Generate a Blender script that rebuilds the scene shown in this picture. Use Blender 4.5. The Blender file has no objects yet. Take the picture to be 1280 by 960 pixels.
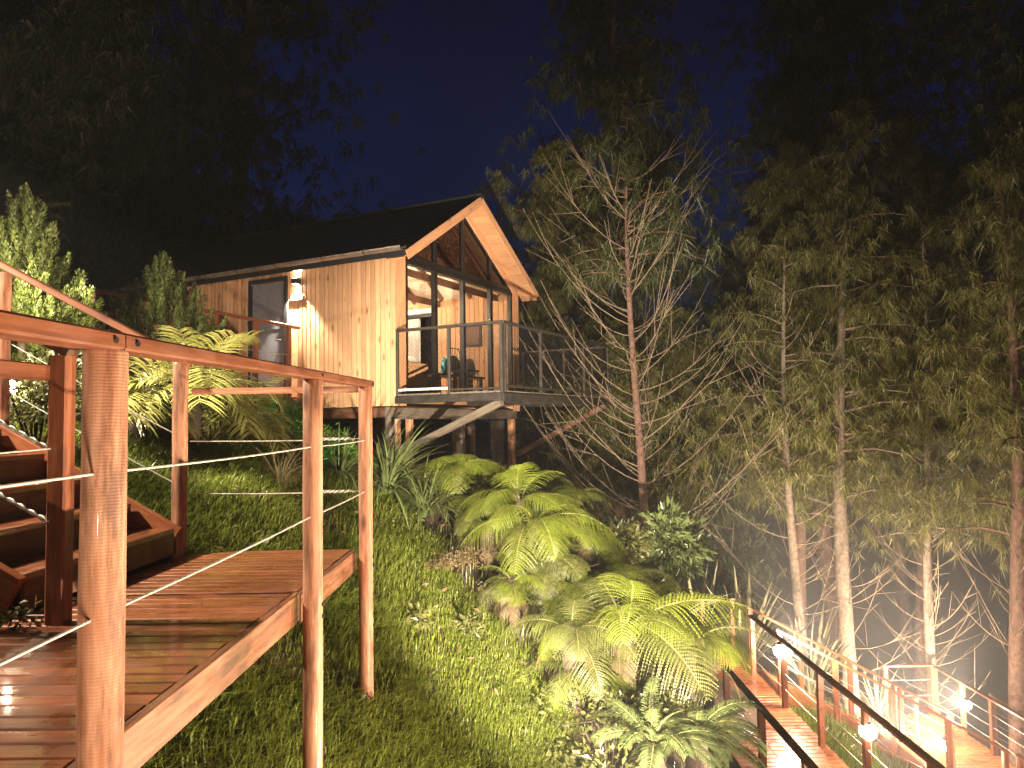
import bpy, math, random
import numpy as np
from mathutils import Matrix, Vector
R = math.radians
random.seed(7)
rng = np.random.default_rng(11)
S = bpy.context.scene
COL = S.collection

# ------------------------------------------------------------------ camera
PITCH, ROLL, FPX = math.atan(50 / 936), 0.0145, 936.0      # the photograph's lens and tilt
f_ = np.array([0, math.cos(PITCH), math.sin(PITCH)])
r0 = np.array([1.0, 0, 0]); u0 = np.array([0, -math.sin(PITCH), math.cos(PITCH)])
r_ = r0 * math.cos(ROLL) - u0 * math.sin(ROLL)
u_ = u0 * math.cos(ROLL) + r0 * math.sin(ROLL)
cam = bpy.data.cameras.new('camera'); cam_o = bpy.data.objects.new('camera', cam); COL.objects.link(cam_o)
cam.sensor_width = 36.0; cam.lens = 36.0 * FPX / 1280; cam.clip_start = 0.05; cam.clip_end = 2000
m = Matrix.Identity(4)
for i in range(3):
    m[i][0], m[i][1], m[i][2] = r_[i], u_[i], -f_[i]
cam_o.matrix_world = m
S.camera = cam_o

def at(px, py, Y):
    d = f_ + r_ * (px - 640) / FPX - u_ * (py - 480) / FPX
    return d * (Y / d[1])

# ------------------------------------------------------------------ world, exposure
w = bpy.data.worlds.new('World'); S.world = w; w.use_nodes = True
nt = w.node_tree; nt.nodes.clear()
wo = nt.nodes.new('ShaderNodeOutputWorld'); bg = nt.nodes.new('ShaderNodeBackground')
tc = nt.nodes.new('ShaderNodeTexCoord'); sx = nt.nodes.new('ShaderNodeSeparateXYZ'); cr = nt.nodes.new('ShaderNodeValToRGB')
nt.links.new(tc.outputs['Generated'], sx.inputs[0]); nt.links.new(sx.outputs['Z'], cr.inputs[0])
e = cr.color_ramp.elements
e[0].position = 0.0; e[0].color = (0.010, 0.013, 0.030, 1)
e[1].position = 1.0; e[1].color = (0.0008, 0.0015, 0.010, 1)
for p, c in ((0.18, (0.0040, 0.0115, 0.048, 1)), (0.33, (0.0010, 0.0060, 0.042, 1)), (0.5, (0.0007, 0.0026, 0.021, 1))):
    k = cr.color_ramp.elements.new(p); k.color = c
nz = nt.nodes.new('ShaderNodeTexNoise'); nz.inputs['Scale'].default_value = 3.0; nz.inputs['Detail'].default_value = 4
nt.links.new(tc.outputs['Generated'], nz.inputs['Vector'])
mr = nt.nodes.new('ShaderNodeMapRange'); mr.inputs[1].default_value = .3; mr.inputs[2].default_value = .7; mr.inputs[3].default_value = .42; mr.inputs[4].default_value = .8
nt.links.new(nz.outputs['Fac'], mr.inputs[0]); nt.links.new(mr.outputs[0], bg.inputs['Strength'])
nt.links.new(cr.outputs[0], bg.inputs['Color']); nt.links.new(bg.outputs[0], wo.inputs[0])
S.view_settings.view_transform = 'Standard'; S.view_settings.look = 'None'
S.view_settings.exposure = 0.3; S.view_settings.gamma = 1.0; S.view_settings.use_curve_mapping = False
S.render.engine = 'CYCLES'
S.cycles.use_denoising = True
S.cycles.max_bounces = 6; S.cycles.transparent_max_bounces = 8; S.cycles.volume_bounces = 0
S.cycles.sample_clamp_indirect = 3.0; S.cycles.caustics_reflective = False; S.cycles.caustics_refractive = False
S.cycles.use_adaptive_sampling = True

# lamp powers (seen lamps, assumed lamps out of view and added fill lights are built further down, each inside its own fitting)
P_PATH, P_NEAR, P_FLOOD, P_ROOM, P_WALL = 2100.0, 2600.0, 2000.0, 230.0, 900.0
P_BANK, P_STAIR, P_FILL = 11500.0, 2300.0, 460.0
WARM = (1.0, 0.79, 0.55)
P_PALM_FILL = 4800.0
HAZE_DENSITY = 0.0006

# ------------------------------------------------------------------ object helpers
WM = {}                                                     # world matrix of every object built
def setp(o, M, parent=None):
    WM[o.name] = M.copy()
    if parent is not None:
        o.parent = parent
        o.matrix_parent_inverse = WM[parent.name].inverted()
    o.matrix_basis = M
    return o
def tag(o, label=None, cat=None, group=None, kind=None):
    if label: o['label'] = label
    if cat: o['category'] = cat
    if group: o['group'] = group
    if kind: o['kind'] = kind
    return o
def thing(name, label, cat, loc=(0, 0, 0), group=None, M=None):
    o = bpy.data.objects.new(name, None); COL.objects.link(o); o.empty_display_size = .1
    setp(o, M if M is not None else Matrix.Translation(Vector([float(c) for c in loc])))
    return tag(o, label, cat, group)
def place(name, mesh, M=None, parent=None):
    o = bpy.data.objects.new(name, mesh); COL.objects.link(o)
    return setp(o, M if M is not None else Matrix.Identity(4), parent)

class MB:
    def __init__(s): s.v = []; s.f = []; s.sm = []
    def add(s, vs, fs, smooth=False):
        n = len(s.v); s.v.extend([tuple(float(c) for c in p) for p in vs]); s.f.extend([tuple(i + n for i in q) for q in fs]); s.sm.extend([smooth] * len(fs))
    def box(s, c, d):
        x, y, z = c; a, b, h = d[0] / 2, d[1] / 2, d[2] / 2
        s.add([(x-a,y-b,z-h),(x+a,y-b,z-h),(x+a,y+b,z-h),(x-a,y+b,z-h),(x-a,y-b,z+h),(x+a,y-b,z+h),(x+a,y+b,z+h),(x-a,y+b,z+h)],
              [(0,3,2,1),(4,5,6,7),(0,1,5,4),(1,2,6,5),(2,3,7,6),(3,0,4,7)])
    def prism(s, pts, off):                                  # polygon extruded by a vector
        n = len(pts); off = np.array(off, float); P = [np.array(p, float) for p in pts]
        s.add(P + [p + off for p in P], [tuple(range(n))[::-1], tuple(range(n, 2 * n))] + [(i, (i + 1) % n, n + (i + 1) % n, n + i) for i in range(n)])
    def beam(s, p, q, wd, th, up=(0, 0, 1), ch=0.0):
        p = np.array(p, float); q = np.array(q, float); x = (q - p) / np.linalg.norm(q - p)
        y = np.cross(np.array(up, float), x); y /= np.linalg.norm(y); z = np.cross(x, y)
        a, b = wd / 2, th / 2; c = ch
        pr = [(-a, -b + c), (-a + c, -b), (a - c, -b), (a, -b + c), (a, b - c), (a - c, b), (-a + c, b), (-a, b - c)] if c else [(-a, -b), (a, -b), (a, b), (-a, b)]
        s.prism([p + y * i + z * j for i, j in pr][::-1], q - p)
    def tube(s, pts, rad, n=8, caps=True):
        pts = [np.array(p, float) for p in pts]; k = len(pts)
        rad = [rad] * k if np.isscalar(rad) else rad
        vs = []; ref = None
        for i in range(k):
            d = pts[min(i + 1, k - 1)] - pts[max(i - 1, 0)]; d = d / (np.linalg.norm(d) + 1e-9)
            if ref is None: ref = np.array([0, 0, 1.0]) if abs(d[2]) < .9 else np.array([1.0, 0, 0])
            a = np.cross(ref, d); a /= np.linalg.norm(a) + 1e-9; b = np.cross(d, a); ref = b if False else ref
            if np.linalg.norm(np.cross(ref, d)) < .2: ref = np.array([0, 1.0, 0])
            for j in range(n):
                t = 2 * math.pi * j / n; vs.append(pts[i] + rad[i] * (a * math.cos(t) + b * math.sin(t)))
        fs = [(i * n + j, i * n + (j + 1) % n, (i + 1) * n + (j + 1) % n, (i + 1) * n + j) for i in range(k - 1) for j in range(n)]
        s.add(vs, fs, True)
        if caps:
            s.add(vs[:n], [tuple(range(n))[::-1]]); s.add(vs[-n:], [tuple(range(n))])
    def mesh(s, name, mat):
        me = bpy.data.meshes.new(name); me.from_pydata(s.v, [], s.f)
        me.polygons.foreach_set('use_smooth', s.sm); me.materials.append(mat); me.update()
        return me
    def build(s, name, mat, parent=None, M=None):
        return place(name, s.mesh(name, mat), M, parent)

def tri_mesh(name, V, Fc, mat, smooth=False):                # numpy arrays: verts (n,3), faces (m,3)
    me = bpy.data.meshes.new(name); n, k = len(V), len(Fc)
    me.vertices.add(n); me.vertices.foreach_set('co', np.asarray(V, np.float32).ravel())
    me.loops.add(k * 3); me.loops.foreach_set('vertex_index', np.asarray(Fc, np.int32).ravel())
    me.polygons.add(k); me.polygons.foreach_set('loop_start', np.arange(0, 3 * k, 3, dtype=np.int32))
    me.polygons.foreach_set('use_smooth', np.full(k, smooth))
    me.materials.append(mat); me.update(calc_edges=True); me.validate()
    return me

_pc = {}
def xform(p, q, up=(0, 0, 1)):
    p = Vector([float(c) for c in p]); q = Vector([float(c) for c in q]); x = (q - p).normalized(); y = Vector(up).cross(x).normalized(); z = x.cross(y)
    M = Matrix.Identity(4)
    for i in range(3): M[i][0], M[i][1], M[i][2], M[i][3] = x[i], y[i], z[i], p[i]
    return M, (q - p).length
def plank(name, p, q, wd, th, mat, parent, up=(0, 0, 1), ch=None):
    """a board from p to q with its grain along local X; alike boards share one mesh"""
    M, L = xform(p, q, up); ch = min(wd, th) * .14 if ch is None else ch
    key = ('b', round(L, 3), round(wd, 4), round(th, 4), mat.name, ch)
    if key not in _pc:
        b = MB(); b.beam((0, 0, 0), (L, 0, 0), wd, th, (0, 0, 1), ch); _pc[key] = b.mesh(name, mat)
    return place(name, _pc[key], M, parent)
def log(name, p, q, r, mat, parent, n=20, wob=.012):
    M, L = xform(p, q, (0, 1, 0.01)); key = ('l', round(L, 3), r, mat.name, wob)
    if key not in _pc:
        b = MB(); k = 9; e = min(.006, r * .12)
        pts = [(0, 0, 0)] + [(L * i / k, wob * r * math.sin(i * 1.7), wob * r * math.cos(i * 2.3)) for i in range(1, k)] + [(L - e, 0, 0), (L, 0, 0)]
        b.tube(pts, [r * (1 + .02 * math.sin(i * 2.1)) for i in range(k)] + [r, r - e], n); _pc[key] = b.mesh(name, mat)
    return place(name, _pc[key], M, parent)
def cable(name, p, q, r, mat, parent, sag=.0, n=6):
    p = np.array(p, float); q = np.array(q, float); k = 9
    b = MB(); b.tube([p + (q - p) * t - np.array([0, 0, sag * 4 * t * (1 - t)]) for t in np.linspace(0, 1, k)], r, n)
    return b.build(name, mat, parent)

# ------------------------------------------------------------------ materials
def mat_new(name):
    mt = bpy.data.materials.new(name); mt.use_nodes = True
    t = mt.node_tree; t.nodes.clear()
    o = t.nodes.new('ShaderNodeOutputMaterial'); b = t.nodes.new('ShaderNodeBsdfPrincipled')
    t.links.new(b.outputs[0], o.inputs[0])
    return mt, t, b, o
def N(t, typ, **kw):
    n = t.nodes.new(typ)
    for k, v in kw.items():
        if k.startswith('_'): setattr(n, k[1:], v)
        else: n.inputs[k.replace('__', ' ')].default_value = v
    return n
def ramp(t, fac, stops):
    n = t.nodes.new('ShaderNodeValToRGB'); el = n.color_ramp.elements
    el[0].position, el[0].color = stops[0][0], (*stops[0][1], 1); el[1].position, el[1].color = stops[-1][0], (*stops[-1][1], 1)
    for p, c in stops[1:-1]: el.new(p).color = (*c, 1)
    t.links.new(fac, n.inputs[0]); return n.outputs[0]
def mixc(t, fac, a, b, mode='MIX'):
    n = t.nodes.new('ShaderNodeMix'); n.data_type = 'RGBA'; n.blend_type = mode
    for s, v in ((0, fac), (6, a), (7, b)):
        if isinstance(v, bpy.types.NodeSocket): t.links.new(v, n.inputs[s])
        elif s == 0: n.inputs[0].default_value = v
        else: n.inputs[s].default_value = (*v, 1)
    return n.outputs[2]
def rng_map(t, fac, a, b, lo=0., hi=1.):
    n = t.nodes.new('ShaderNodeMapRange'); t.links.new(fac, n.inputs[0])
    for i, v in enumerate((lo, hi, a, b)): n.inputs[i + 1].default_value = v
    return n.outputs[0]

def wood(name, dark, mid, light, rough=(.45, .7), knots=.6, bump=.25, grain=16, wet=0., vary=.22, rings=0., grime=0.):
    mt, t, b, o = mat_new(name); L = t.links.new
    tc = t.nodes.new('ShaderNodeTexCoord'); oi = t.nodes.new('ShaderNodeObjectInfo')
    off = N(t, 'ShaderNodeVectorMath', _operation='SCALE'); off.inputs[0].default_value = (37, 19, 53); L(oi.outputs['Random'], off.inputs['Scale'])
    add = N(t, 'ShaderNodeVectorMath', _operation='ADD'); L(tc.outputs['Object'], add.inputs[0]); L(off.outputs[0], add.inputs[1])
    mp = t.nodes.new('ShaderNodeMapping'); mp.inputs['Scale'].default_value = (1.0, grain, grain); L(add.outputs[0], mp.inputs[0])
    n1 = N(t, 'ShaderNodeTexNoise', Scale=2.2, Detail=7., Roughness=.62, Distortion=.6); L(mp.outputs[0], n1.inputs['Vector'])
    n2 = N(t, 'ShaderNodeTexNoise', Scale=9., Detail=3.); L(mp.outputs[0], n2.inputs['Vector'])
    col = ramp(t, n1.outputs['Fac'], [(.3, dark), (.5, mid), (.72, light)])
    col = mixc(t, .25, col, ramp(t, n2.outputs['Fac'], [(.35, dark), (.65, light)]))
    if knots:
        mk = t.nodes.new('ShaderNodeMapping'); mk.inputs['Scale'].default_value = (2.4, 6.5, 6.5); L(add.outputs[0], mk.inputs[0])
        vo = N(t, 'ShaderNodeTexVoronoi', Scale=1.0); L(mk.outputs[0], vo.inputs['Vector'])
        kf = rng_map(t, vo.outputs['Distance'], knots, 0., .07, .20)
        col = mixc(t, kf, col, tuple(c * .28 for c in dark))
    if rings:
        wv = N(t, 'ShaderNodeTexWave', Scale=38., Distortion=2.5, Detail=2.); L(tc.outputs['Object'], wv.inputs['Vector'])
        col = mixc(t, rng_map(t, wv.outputs['Fac'], 0, rings), col, tuple(c * .55 for c in dark))
    if grime:
        mg = t.nodes.new('ShaderNodeMapping'); mg.inputs['Scale'].default_value = (.55, 4., 4.); L(add.outputs[0], mg.inputs[0])
        ng = N(t, 'ShaderNodeTexNoise', Scale=4.2, Detail=8., Roughness=.72); L(mg.outputs[0], ng.inputs['Vector'])
        col = mixc(t, rng_map(t, ng.outputs['Fac'], 0, grime, .47, .64), col, tuple(c * .3 for c in dark))
    hs = t.nodes.new('ShaderNodeHueSaturation'); L(col, hs.inputs['Color'])
    L(rng_map(t, oi.outputs['Random'], 1 - vary, 1 + vary), hs.inputs['Value'])
    L(hs.outputs[0], b.inputs['Base Color'])
    nr = N(t, 'ShaderNodeTexNoise', Scale=5.5, Detail=4.); L(add.outputs[0], nr.inputs['Vector'])
    L(rng_map(t, nr.outputs['Fac'], rough[0], rough[1], .35, .65), b.inputs['Roughness'])
    if wet:
        b.inputs['Coat Weight'].default_value = wet; b.inputs['Coat Roughness'].default_value = .06
        L(rng_map(t, nr.outputs['Fac'], wet, wet * .25, .4, .7), b.inputs['Coat Weight'])
    bp = N(t, 'ShaderNodeBump', Strength=bump, Distance=.004); L(n1.outputs['Fac'], bp.inputs['Height'])
    if rings: 
        b2 = N(t, 'ShaderNodeBump', Strength=.18, Distance=.002); L(wv.outputs['Fac'], b2.inputs['Height']); L(bp.outputs[0], b2.inputs['Normal']); bp = b2
    L(bp.outputs[0], b.inputs['Normal'])
    return mt
def plain(name, col, rough=.5, metal=0., noise=.25, bump=0., scale=8.):
    mt, t, b, o = mat_new(name); L = t.links.new
    tc = t.nodes.new('ShaderNodeTexCoord'); n = N(t, 'ShaderNodeTexNoise', Scale=scale, Detail=6., Roughness=.65); L(tc.outputs['Object'], n.inputs['Vector'])
    L(ramp(t, n.outputs['Fac'], [(.3, tuple(c * (1 - noise) for c in col)), (.7, tuple(min(1, c * (1 + noise)) for c in col))]), b.inputs['Base Color'])
    L(rng_map(t, n.outputs['Fac'], max(.02, rough - .12), min(1, rough + .12), .3, .7), b.inputs['Roughness']); b.inputs['Metallic'].default_value = metal
    if bump:
        bp = N(t, 'ShaderNodeBump', Strength=bump, Distance=.02); L(n.outputs['Fac'], bp.inputs['Height']); L(bp.outputs[0], b.inputs['Normal'])
    return mt
def leaf(name, dark, light, rough=.42, trans=.3, tip=None, vary=.25, spec=.5):
    mt, t, b, o = mat_new(name); L = t.links.new
    g = t.nodes.new('ShaderNodeNewGeometry'); oi = t.nodes.new('ShaderNodeObjectInfo')
    tc = t.nodes.new('ShaderNodeTexCoord'); n = N(t, 'ShaderNodeTexNoise', Scale=1.7, Detail=3.); L(tc.outputs['Object'], n.inputs['Vector'])
    md = N(t, 'ShaderNodeMath', _operation='ADD'); L(rng_map(t, g.outputs['Random Per Island'], 0, .62), md.inputs[0]); L(rng_map(t, n.outputs['Fac'], 0, .38, .3, .7), md.inputs[1])
    col = ramp(t, md.outputs[0], [(.05, dark), (.95, light)] if tip is None else [(.05, dark), (.88, light), (.97, tip)])
    hs = t.nodes.new('ShaderNodeHueSaturation'); L(col, hs.inputs['Color']); L(rng_map(t, oi.outputs['Random'], 1 - vary, 1 + vary), hs.inputs['Value'])
    L(hs.outputs[0], b.inputs['Base Color']); b.inputs['Roughness'].default_value = rough; b.inputs['Specular IOR Level'].default_value = spec
    if trans:
        tr = t.nodes.new('ShaderNodeBsdfTranslucent'); L(hs.outputs[0], tr.inputs['Color'])
        mx = t.nodes.new('ShaderNodeMixShader'); mx.inputs[0].default_value = trans; L(b.outputs[0], mx.inputs[1]); L(tr.outputs[0], mx.inputs[2]); L(mx.outputs[0], o.inputs[0])
    return mt
def glow(name, col, strength):
    mt, t, b, o = mat_new(name); b.inputs['Emission Color'].default_value = (*col, 1); b.inputs['Emission Strength'].default_value = strength; b.inputs['Base Color'].default_value = (.8, .8, .8, 1)
    return mt
def glass(name, tint=(.9, .9, .9), refl=.5):
    mt, t, b, o = mat_new(name); t.nodes.remove(b); L = t.links.new
    tr = t.nodes.new('ShaderNodeBsdfTransparent'); tr.inputs[0].default_value = (*tint, 1)
    gl = t.nodes.new('ShaderNodeBsdfGlossy'); gl.inputs['Roughness'].default_value = .02
    lw = N(t, 'ShaderNodeLayerWeight', Blend=.5); pw = N(t, 'ShaderNodeMath', _operation='POWER'); pw.inputs[1].default_value = 4.0; L(lw.outputs['Facing'], pw.inputs[0])
    fr = N(t, 'ShaderNodeMath', _operation='MULTIPLY_ADD'); fr.inputs[1].default_value = .8; fr.inputs[2].default_value = .035; L(pw.outputs[0], fr.inputs[0]); mx = t.nodes.new('ShaderNodeMixShader')
    L(fr.outputs[0], mx.inputs[0]); L(tr.outputs[0], mx.inputs[1]); L(gl.outputs[0], mx.inputs[2]); L(mx.outputs[0], o.inputs[0])
    return mt

M = {}
M['deck'] = wood('wet_deck_timber', (.17, .040, .014), (.32, .090, .032), (.43, .140, .054), rough=(.22, .5), knots=.5, bump=.3, grain=14, wet=.65, grime=.5)
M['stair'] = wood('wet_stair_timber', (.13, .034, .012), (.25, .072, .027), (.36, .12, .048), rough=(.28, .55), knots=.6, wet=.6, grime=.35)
M['rail'] = wood('stained_rail_timber', (.11, .028, .011), (.20, .060, .025), (.28, .100, .045), rough=(.4, .65), knots=.5, wet=.25, grime=.3)
M['post'] = wood('round_post_timber', (.24, .080, .038), (.43, .185, .098), (.58, .31, .20), rough=(.6, .85), knots=.85, grain=13, bump=.6, wet=.06, grime=.7, vary=.1)
M['turned'] = wood('turned_post_timber', (.24, .080, .038), (.43, .185, .098), (.60, .33, .21), rough=(.6, .85), knots=.7, grain=9, bump=.55, wet=.06, rings=.2, grime=.75, vary=.05)
M['fascia'] = wood('fascia_timber', (.10, .030, .014), (.235, .085, .039), (.35, .155, .080), rough=(.4, .65), knots=.7, wet=.3, grime=.6, bump=.5, grain=24)
M['clad'] = wood('pine_cladding', (.42, .212, .108), (.55, .31, .168), (.65, .405, .235), rough=(.5, .7), knots=.8, bump=.15, grain=20, vary=.24)
M['inner'] = wood('inner_pine_boards', (.38, .18, .075), (.52, .27, .125), (.62, .36, .18), rough=(.45, .65), knots=.7, bump=.12, grain=14, vary=.14)
M['barge'] = wood('barge_board_timber', (.32, .145, .07), (.47, .235, .12), (.56, .31, .17), rough=(.5, .7), knots=.5, vary=.12)
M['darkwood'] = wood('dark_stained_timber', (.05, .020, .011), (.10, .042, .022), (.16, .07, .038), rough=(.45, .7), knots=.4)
M['raft'] = wood('rafter_timber', (.10, .045, .022), (.17, .08, .04), (.24, .12, .06), rough=(.5, .7), knots=.4)
M['ceil'] = wood('ceiling_boards', (.42, .33, .24), (.55, .45, .34), (.64, .54, .42), rough=(.5, .7), knots=.35, vary=.08)
M['oldwood'] = wood('weathered_grey_timber', (.07, .055, .043), (.13, .10, .078), (.20, .155, .12), rough=(.5, .8), knots=.4)
M['black'] = plain('black_metal', (.018, .016, .015), .4, .3)
M['steel'] = plain('grey_painted_steel', (.036, .030, .026), .45, .4, .35)
M['gutter'] = plain('gutter_metal', (.24, .20, .17), .35, .5, .3)
M['roof'] = plain('bitumen_shingles', (.012, .013, .018), .5, 0, .4, .3, 22)
M['door'] = plain('slate_grey_door_paint', (.17, .18, .22), .35, 0, .12)
M['frame'] = plain('dark_door_frame', (.02, .022, .028), .4)
M['rope'] = plain('wet_wire_rope', (.62, .58, .52), .35, .35, .2, .2, 60)
M['glass'] = glass('clear_glass'); M['tint'] = glass('tinted_gable_glass', (.24, .18, .16))
M['linen'] = plain('white_linen', (.75, .72, .66), .8, 0, .06, .2, 14)
M['curtain'] = plain('pale_grey_curtain', (.46, .44, .40), .85, 0, .1)
M['white'] = plain('white_paint', (.78, .76, .72), .45, 0, .06)
M['teal'] = plain('teal_glaze', (.05, .24, .28), .3, 0, .2)
M['weave'] = plain('dark_woven_straw', (.035, .033, .032), .75, 0, .3, .4, 40)
M['floor'] = wood('indoor_floor_boards', (.16, .08, .04), (.25, .13, .065), (.33, .19, .10), rough=(.35, .5), knots=.3)
M['bark'] = plain('scaly_pine_bark', (.130, .070, .050), .85, 0, .6, 1.0, 14)
M['barkpale'] = plain('pale_pine_bark', (.15, .112, .085), .85, 0, .6, 1.0, 14)
M['twig'] = plain('bare_pine_twig', (.165, .120, .080), .8, 0, .45)
M['fibre'] = plain('fern_trunk_fibre', (.055, .036, .024), .9, 0, .5, 1.0, 26)
M['stalk'] = plain('frond_stalk', (.19, .17, .06), .6, 0, .3)
M['soil'] = plain('garden_soil', (.085, .056, .034), .9, 0, .55, .8, 6)
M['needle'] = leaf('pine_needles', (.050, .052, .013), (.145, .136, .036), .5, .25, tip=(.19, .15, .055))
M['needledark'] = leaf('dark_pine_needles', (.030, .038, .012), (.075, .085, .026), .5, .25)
M['needlebrown'] = leaf('dry_pine_needles', (.09, .060, .028), (.19, .125, .06), .6, .2)
M['fern'] = leaf('tree_fern_pinnae', (.095, .130, .014), (.225, .262, .032), .4, .35, vary=.2)
M['fernold'] = leaf('olive_fern_pinnae', (.068, .082, .018), (.150, .155, .045), .45, .3, vary=.25)
M['palm'] = leaf('palm_leaflets', (.13, .135, .035), (.30, .285, .085), .35, .25, tip=(.40, .32, .13))
M['yucca'] = leaf('dark_strap_leaves', (.040, .060, .018), (.13, .155, .055), .35, .15)
M['flax'] = leaf('pale_flax_leaves', (.20, .19, .11), (.40, .37, .24), .4, .15)
M['cypress'] = leaf('cypress_scale_leaves', (.085, .115, .028), (.215, .25, .068), .5, .25)
M['grass'] = leaf('lawn_grass_blades', (.078, .108, .014), (.215, .240, .046), .32, .38, tip=(.26, .24, .10), spec=.22)
M['drygrass'] = leaf('dry_grass_blades', (.16, .12, .055), (.34, .27, .15), .6, .2)
M['bright'] = leaf('bright_green_leaves', (.05, .16, .015), (.10, .27, .03), .4, .3)
M['broad'] = leaf('glossy_broad_leaves', (.045, .065, .020), (.12, .145, .052), .25, .15, tip=(.36, .36, .25))
M['scrub'] = leaf('undergrowth_leaves', (.045, .050, .014), (.12, .12, .035), .4, .25)
M['bulb'] = glow('lit_bulb', (1.0, .86, .62), 120.0)
M['strip'] = glow('lit_strip', (.85, .92, 1.0), 5.0)

def lamp(name, kind, loc, power, parent, col=WARM, size=.04, aim=None, cone=90, blend=.3):
    l = bpy.data.lights.new(name, kind); l.energy = power; l.color = col; l.shadow_soft_size = size
    o = bpy.data.objects.new(name, l); COL.objects.link(o)
    Mx = Matrix.Translation(Vector([float(c) for c in loc]))
    if kind == 'SPOT':
        l.spot_size = R(cone); l.spot_blend = blend
        Mx = Mx @ (Vector([float(c) for c in aim]) - Vector([float(c) for c in loc])).to_track_quat('-Z', 'Y').to_matrix().to_4x4()
    return setp(o, Mx, parent)

# ------------------------------------------------------------------ terrain (thin-plate surface through measured points)
CP = np.array([(-1.1,5.35,-1.90),(-1.1,3.9,-2.06),(-1.1,2,-2.3),(-2.35,3.3,-1.0),(-2.35,5.5,-.93),(-2.2,1.5,-1.2),(-2.4,0,-1.2),(-1.1,0,-2.4),
 (-3.5,4.3,-.35),(-5,4,.45),(-7,4,1.5),(-3.5,7,-.25),(-2.5,7,-.6),(-1.5,7,-1.5),(-3.4,11,-.05),(-3.8,12.5,.15),(-8,15,.3),(-6,14,.2),(-5.5,10,.85),(-4.85,7.5,.75),(-4.2,9,.45),(-8,8,1.9),
 (0,5.5,-2.7),(1.5,6,-3.65),(2.6,6,-4.75),(2.9,10,-4.9),(3.1,15.5,-4.95),(4.6,10,-5.0),(4.6,6,-5.0),(4.6,15,-5.1),(5.4,12,-5.2),(3.5,2,-5),(6.5,10,-6.4),
 (-.4,9,-1.9),(.16,15.4,-1.8),(-1.8,11.7,-.75),(.6,12,-2.2),(2,12.5,-3.5),(2,18,-3.6),(1.5,9,-3.2),
 (6.2,16,-5.9),(9,14,-7.2),(9,18,-7.1),(12,12,-8),(14,20,-8.5),(9,8,-7.4),(20,20,-10),(5,30,-7),(20,32,-9),(0,30,-4.5),(-10,30,1),(-20,15,5),(-20,32,4),(-12,6,4),(-12,0,4),
 (0,60,-5),(32,60,-8),(-34,60,5),(12,2,-8),(30,5,-12),(-30,0,9),(0,-6,-3),(-10,-8,2),(12,-8,-8),(36,30,-12)], float)
def tps_k(d): return np.where(d > 1e-9, d * d * np.log(np.maximum(d, 1e-9)), 0.)
_n = len(CP); _K = tps_k(np.linalg.norm(CP[:, None, :2] - CP[None, :, :2], axis=2)) + np.eye(_n) * .02
_P = np.c_[np.ones(_n), CP[:, :2]]
_w = np.linalg.solve(np.block([[_K, _P], [_P.T, np.zeros((3, 3))]]), np.r_[CP[:, 2], np.zeros(3)])
def G(x, y):
    q = np.stack([np.atleast_1d(np.asarray(x, float)), np.atleast_1d(np.asarray(y, float))], 1)
    z = np.concatenate([tps_k(np.linalg.norm(c[:, None, :] - CP[None, :, :2], axis=2)) @ _w[:_n] for c in np.array_split(q, max(1, len(q) // 20000))]) + _w[_n] + q @ _w[_n + 1:]
    return z if np.ndim(x) else float(z[0])

def axis(lo, hi, near0, near1, fine, coarse):
    a = list(np.arange(near0, near1, fine)); x = near1; st = fine
    while x < hi: a.append(x); st = min(st * 1.25, coarse); x += st
    a.append(hi); x = near0; st = fine
    while x > lo: st = min(st * 1.25, coarse); x -= st; a.append(max(x, lo))
    return np.array(sorted(set(np.round(a, 4))))
gx = axis(-400, 400, -7, 12, .16, 40.); gy = axis(-60, 700, 0, 20, .16, 40.)
X, Y = np.meshgrid(gx, gy)
Xc, Yc = np.clip(X, -36, 38), np.clip(Y, -9, 62)
Z = G(Xc.ravel(), Yc.ravel()).reshape(X.shape)
Z += .02 * np.sin(X * 5.1 + Y * 2.3) * np.cos(Y * 4.3 - X) 
idx = np.arange(X.size).reshape(X.shape)
q = np.stack([idx[:-1, :-1], idx[:-1, 1:], idx[1:, 1:], idx[1:, :-1]], -1).reshape(-1, 4)
gm = tri_mesh('ground', np.stack([X, Y, Z], -1).reshape(-1, 3), np.concatenate([q[:, [0, 1, 2]], q[:, [0, 2, 3]]]), M['soil'], True)
tag(place('ground', gm), 'dark soil hillside sloping down to the right under the lawn and ferns', 'ground', kind='structure')

# ------------------------------------------------------------------ near timber deck and its rails
ZD = -.87; DX0, DX1, DY1 = -2.32, -1.14, 5.43
deck = thing('timber_deck', 'wet red timber deck platform with narrow boards above the grass bank', 'deck', (-1.7, 3.5, ZD))
PW, GAP = .086, .011; y = DY1 - PW / 2
k = 0
while y > -1.6:
    lift = -.012 if y > 4.02 else 0.0
    jx = random.uniform(-.006, .006); tilt = random.uniform(-.0015, .0015)
    if abs(y - 4.02) > .03:
        plank('plank', (DX0, y, ZD - .016 + lift + tilt), (DX1 - .032 + jx, y, ZD - .016 + lift - tilt), PW + random.choice((-.001, 0, .001)), .032, M['deck'], deck, ch=.005)
    y -= PW + GAP; k += 1
plank('fascia_board', (DX1 - .013, -1.6, ZD - .075), (DX1 - .013, 4.0, ZD - .075), .036, .15, M['fascia'], deck)
plank('fascia_board', (DX1 - .013, 4.02, ZD - .09), (DX1 - .013, DY1, ZD - .09), .036, .15, M['fascia'], deck)
plank('fascia_board', (DX0, DY1 + .014, ZD - .1), (DX1 - .034, DY1 + .014, ZD - .1), .028, .15, M['post'], deck)
for xj in (DX0 + .1, (DX0 + DX1) / 2, DX1 - .09):
    plank('joist', (xj, -1.6, ZD - .13), (xj, DY1 - .02, ZD - .13), .05, .16, M['darkwood'], deck)
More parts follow.
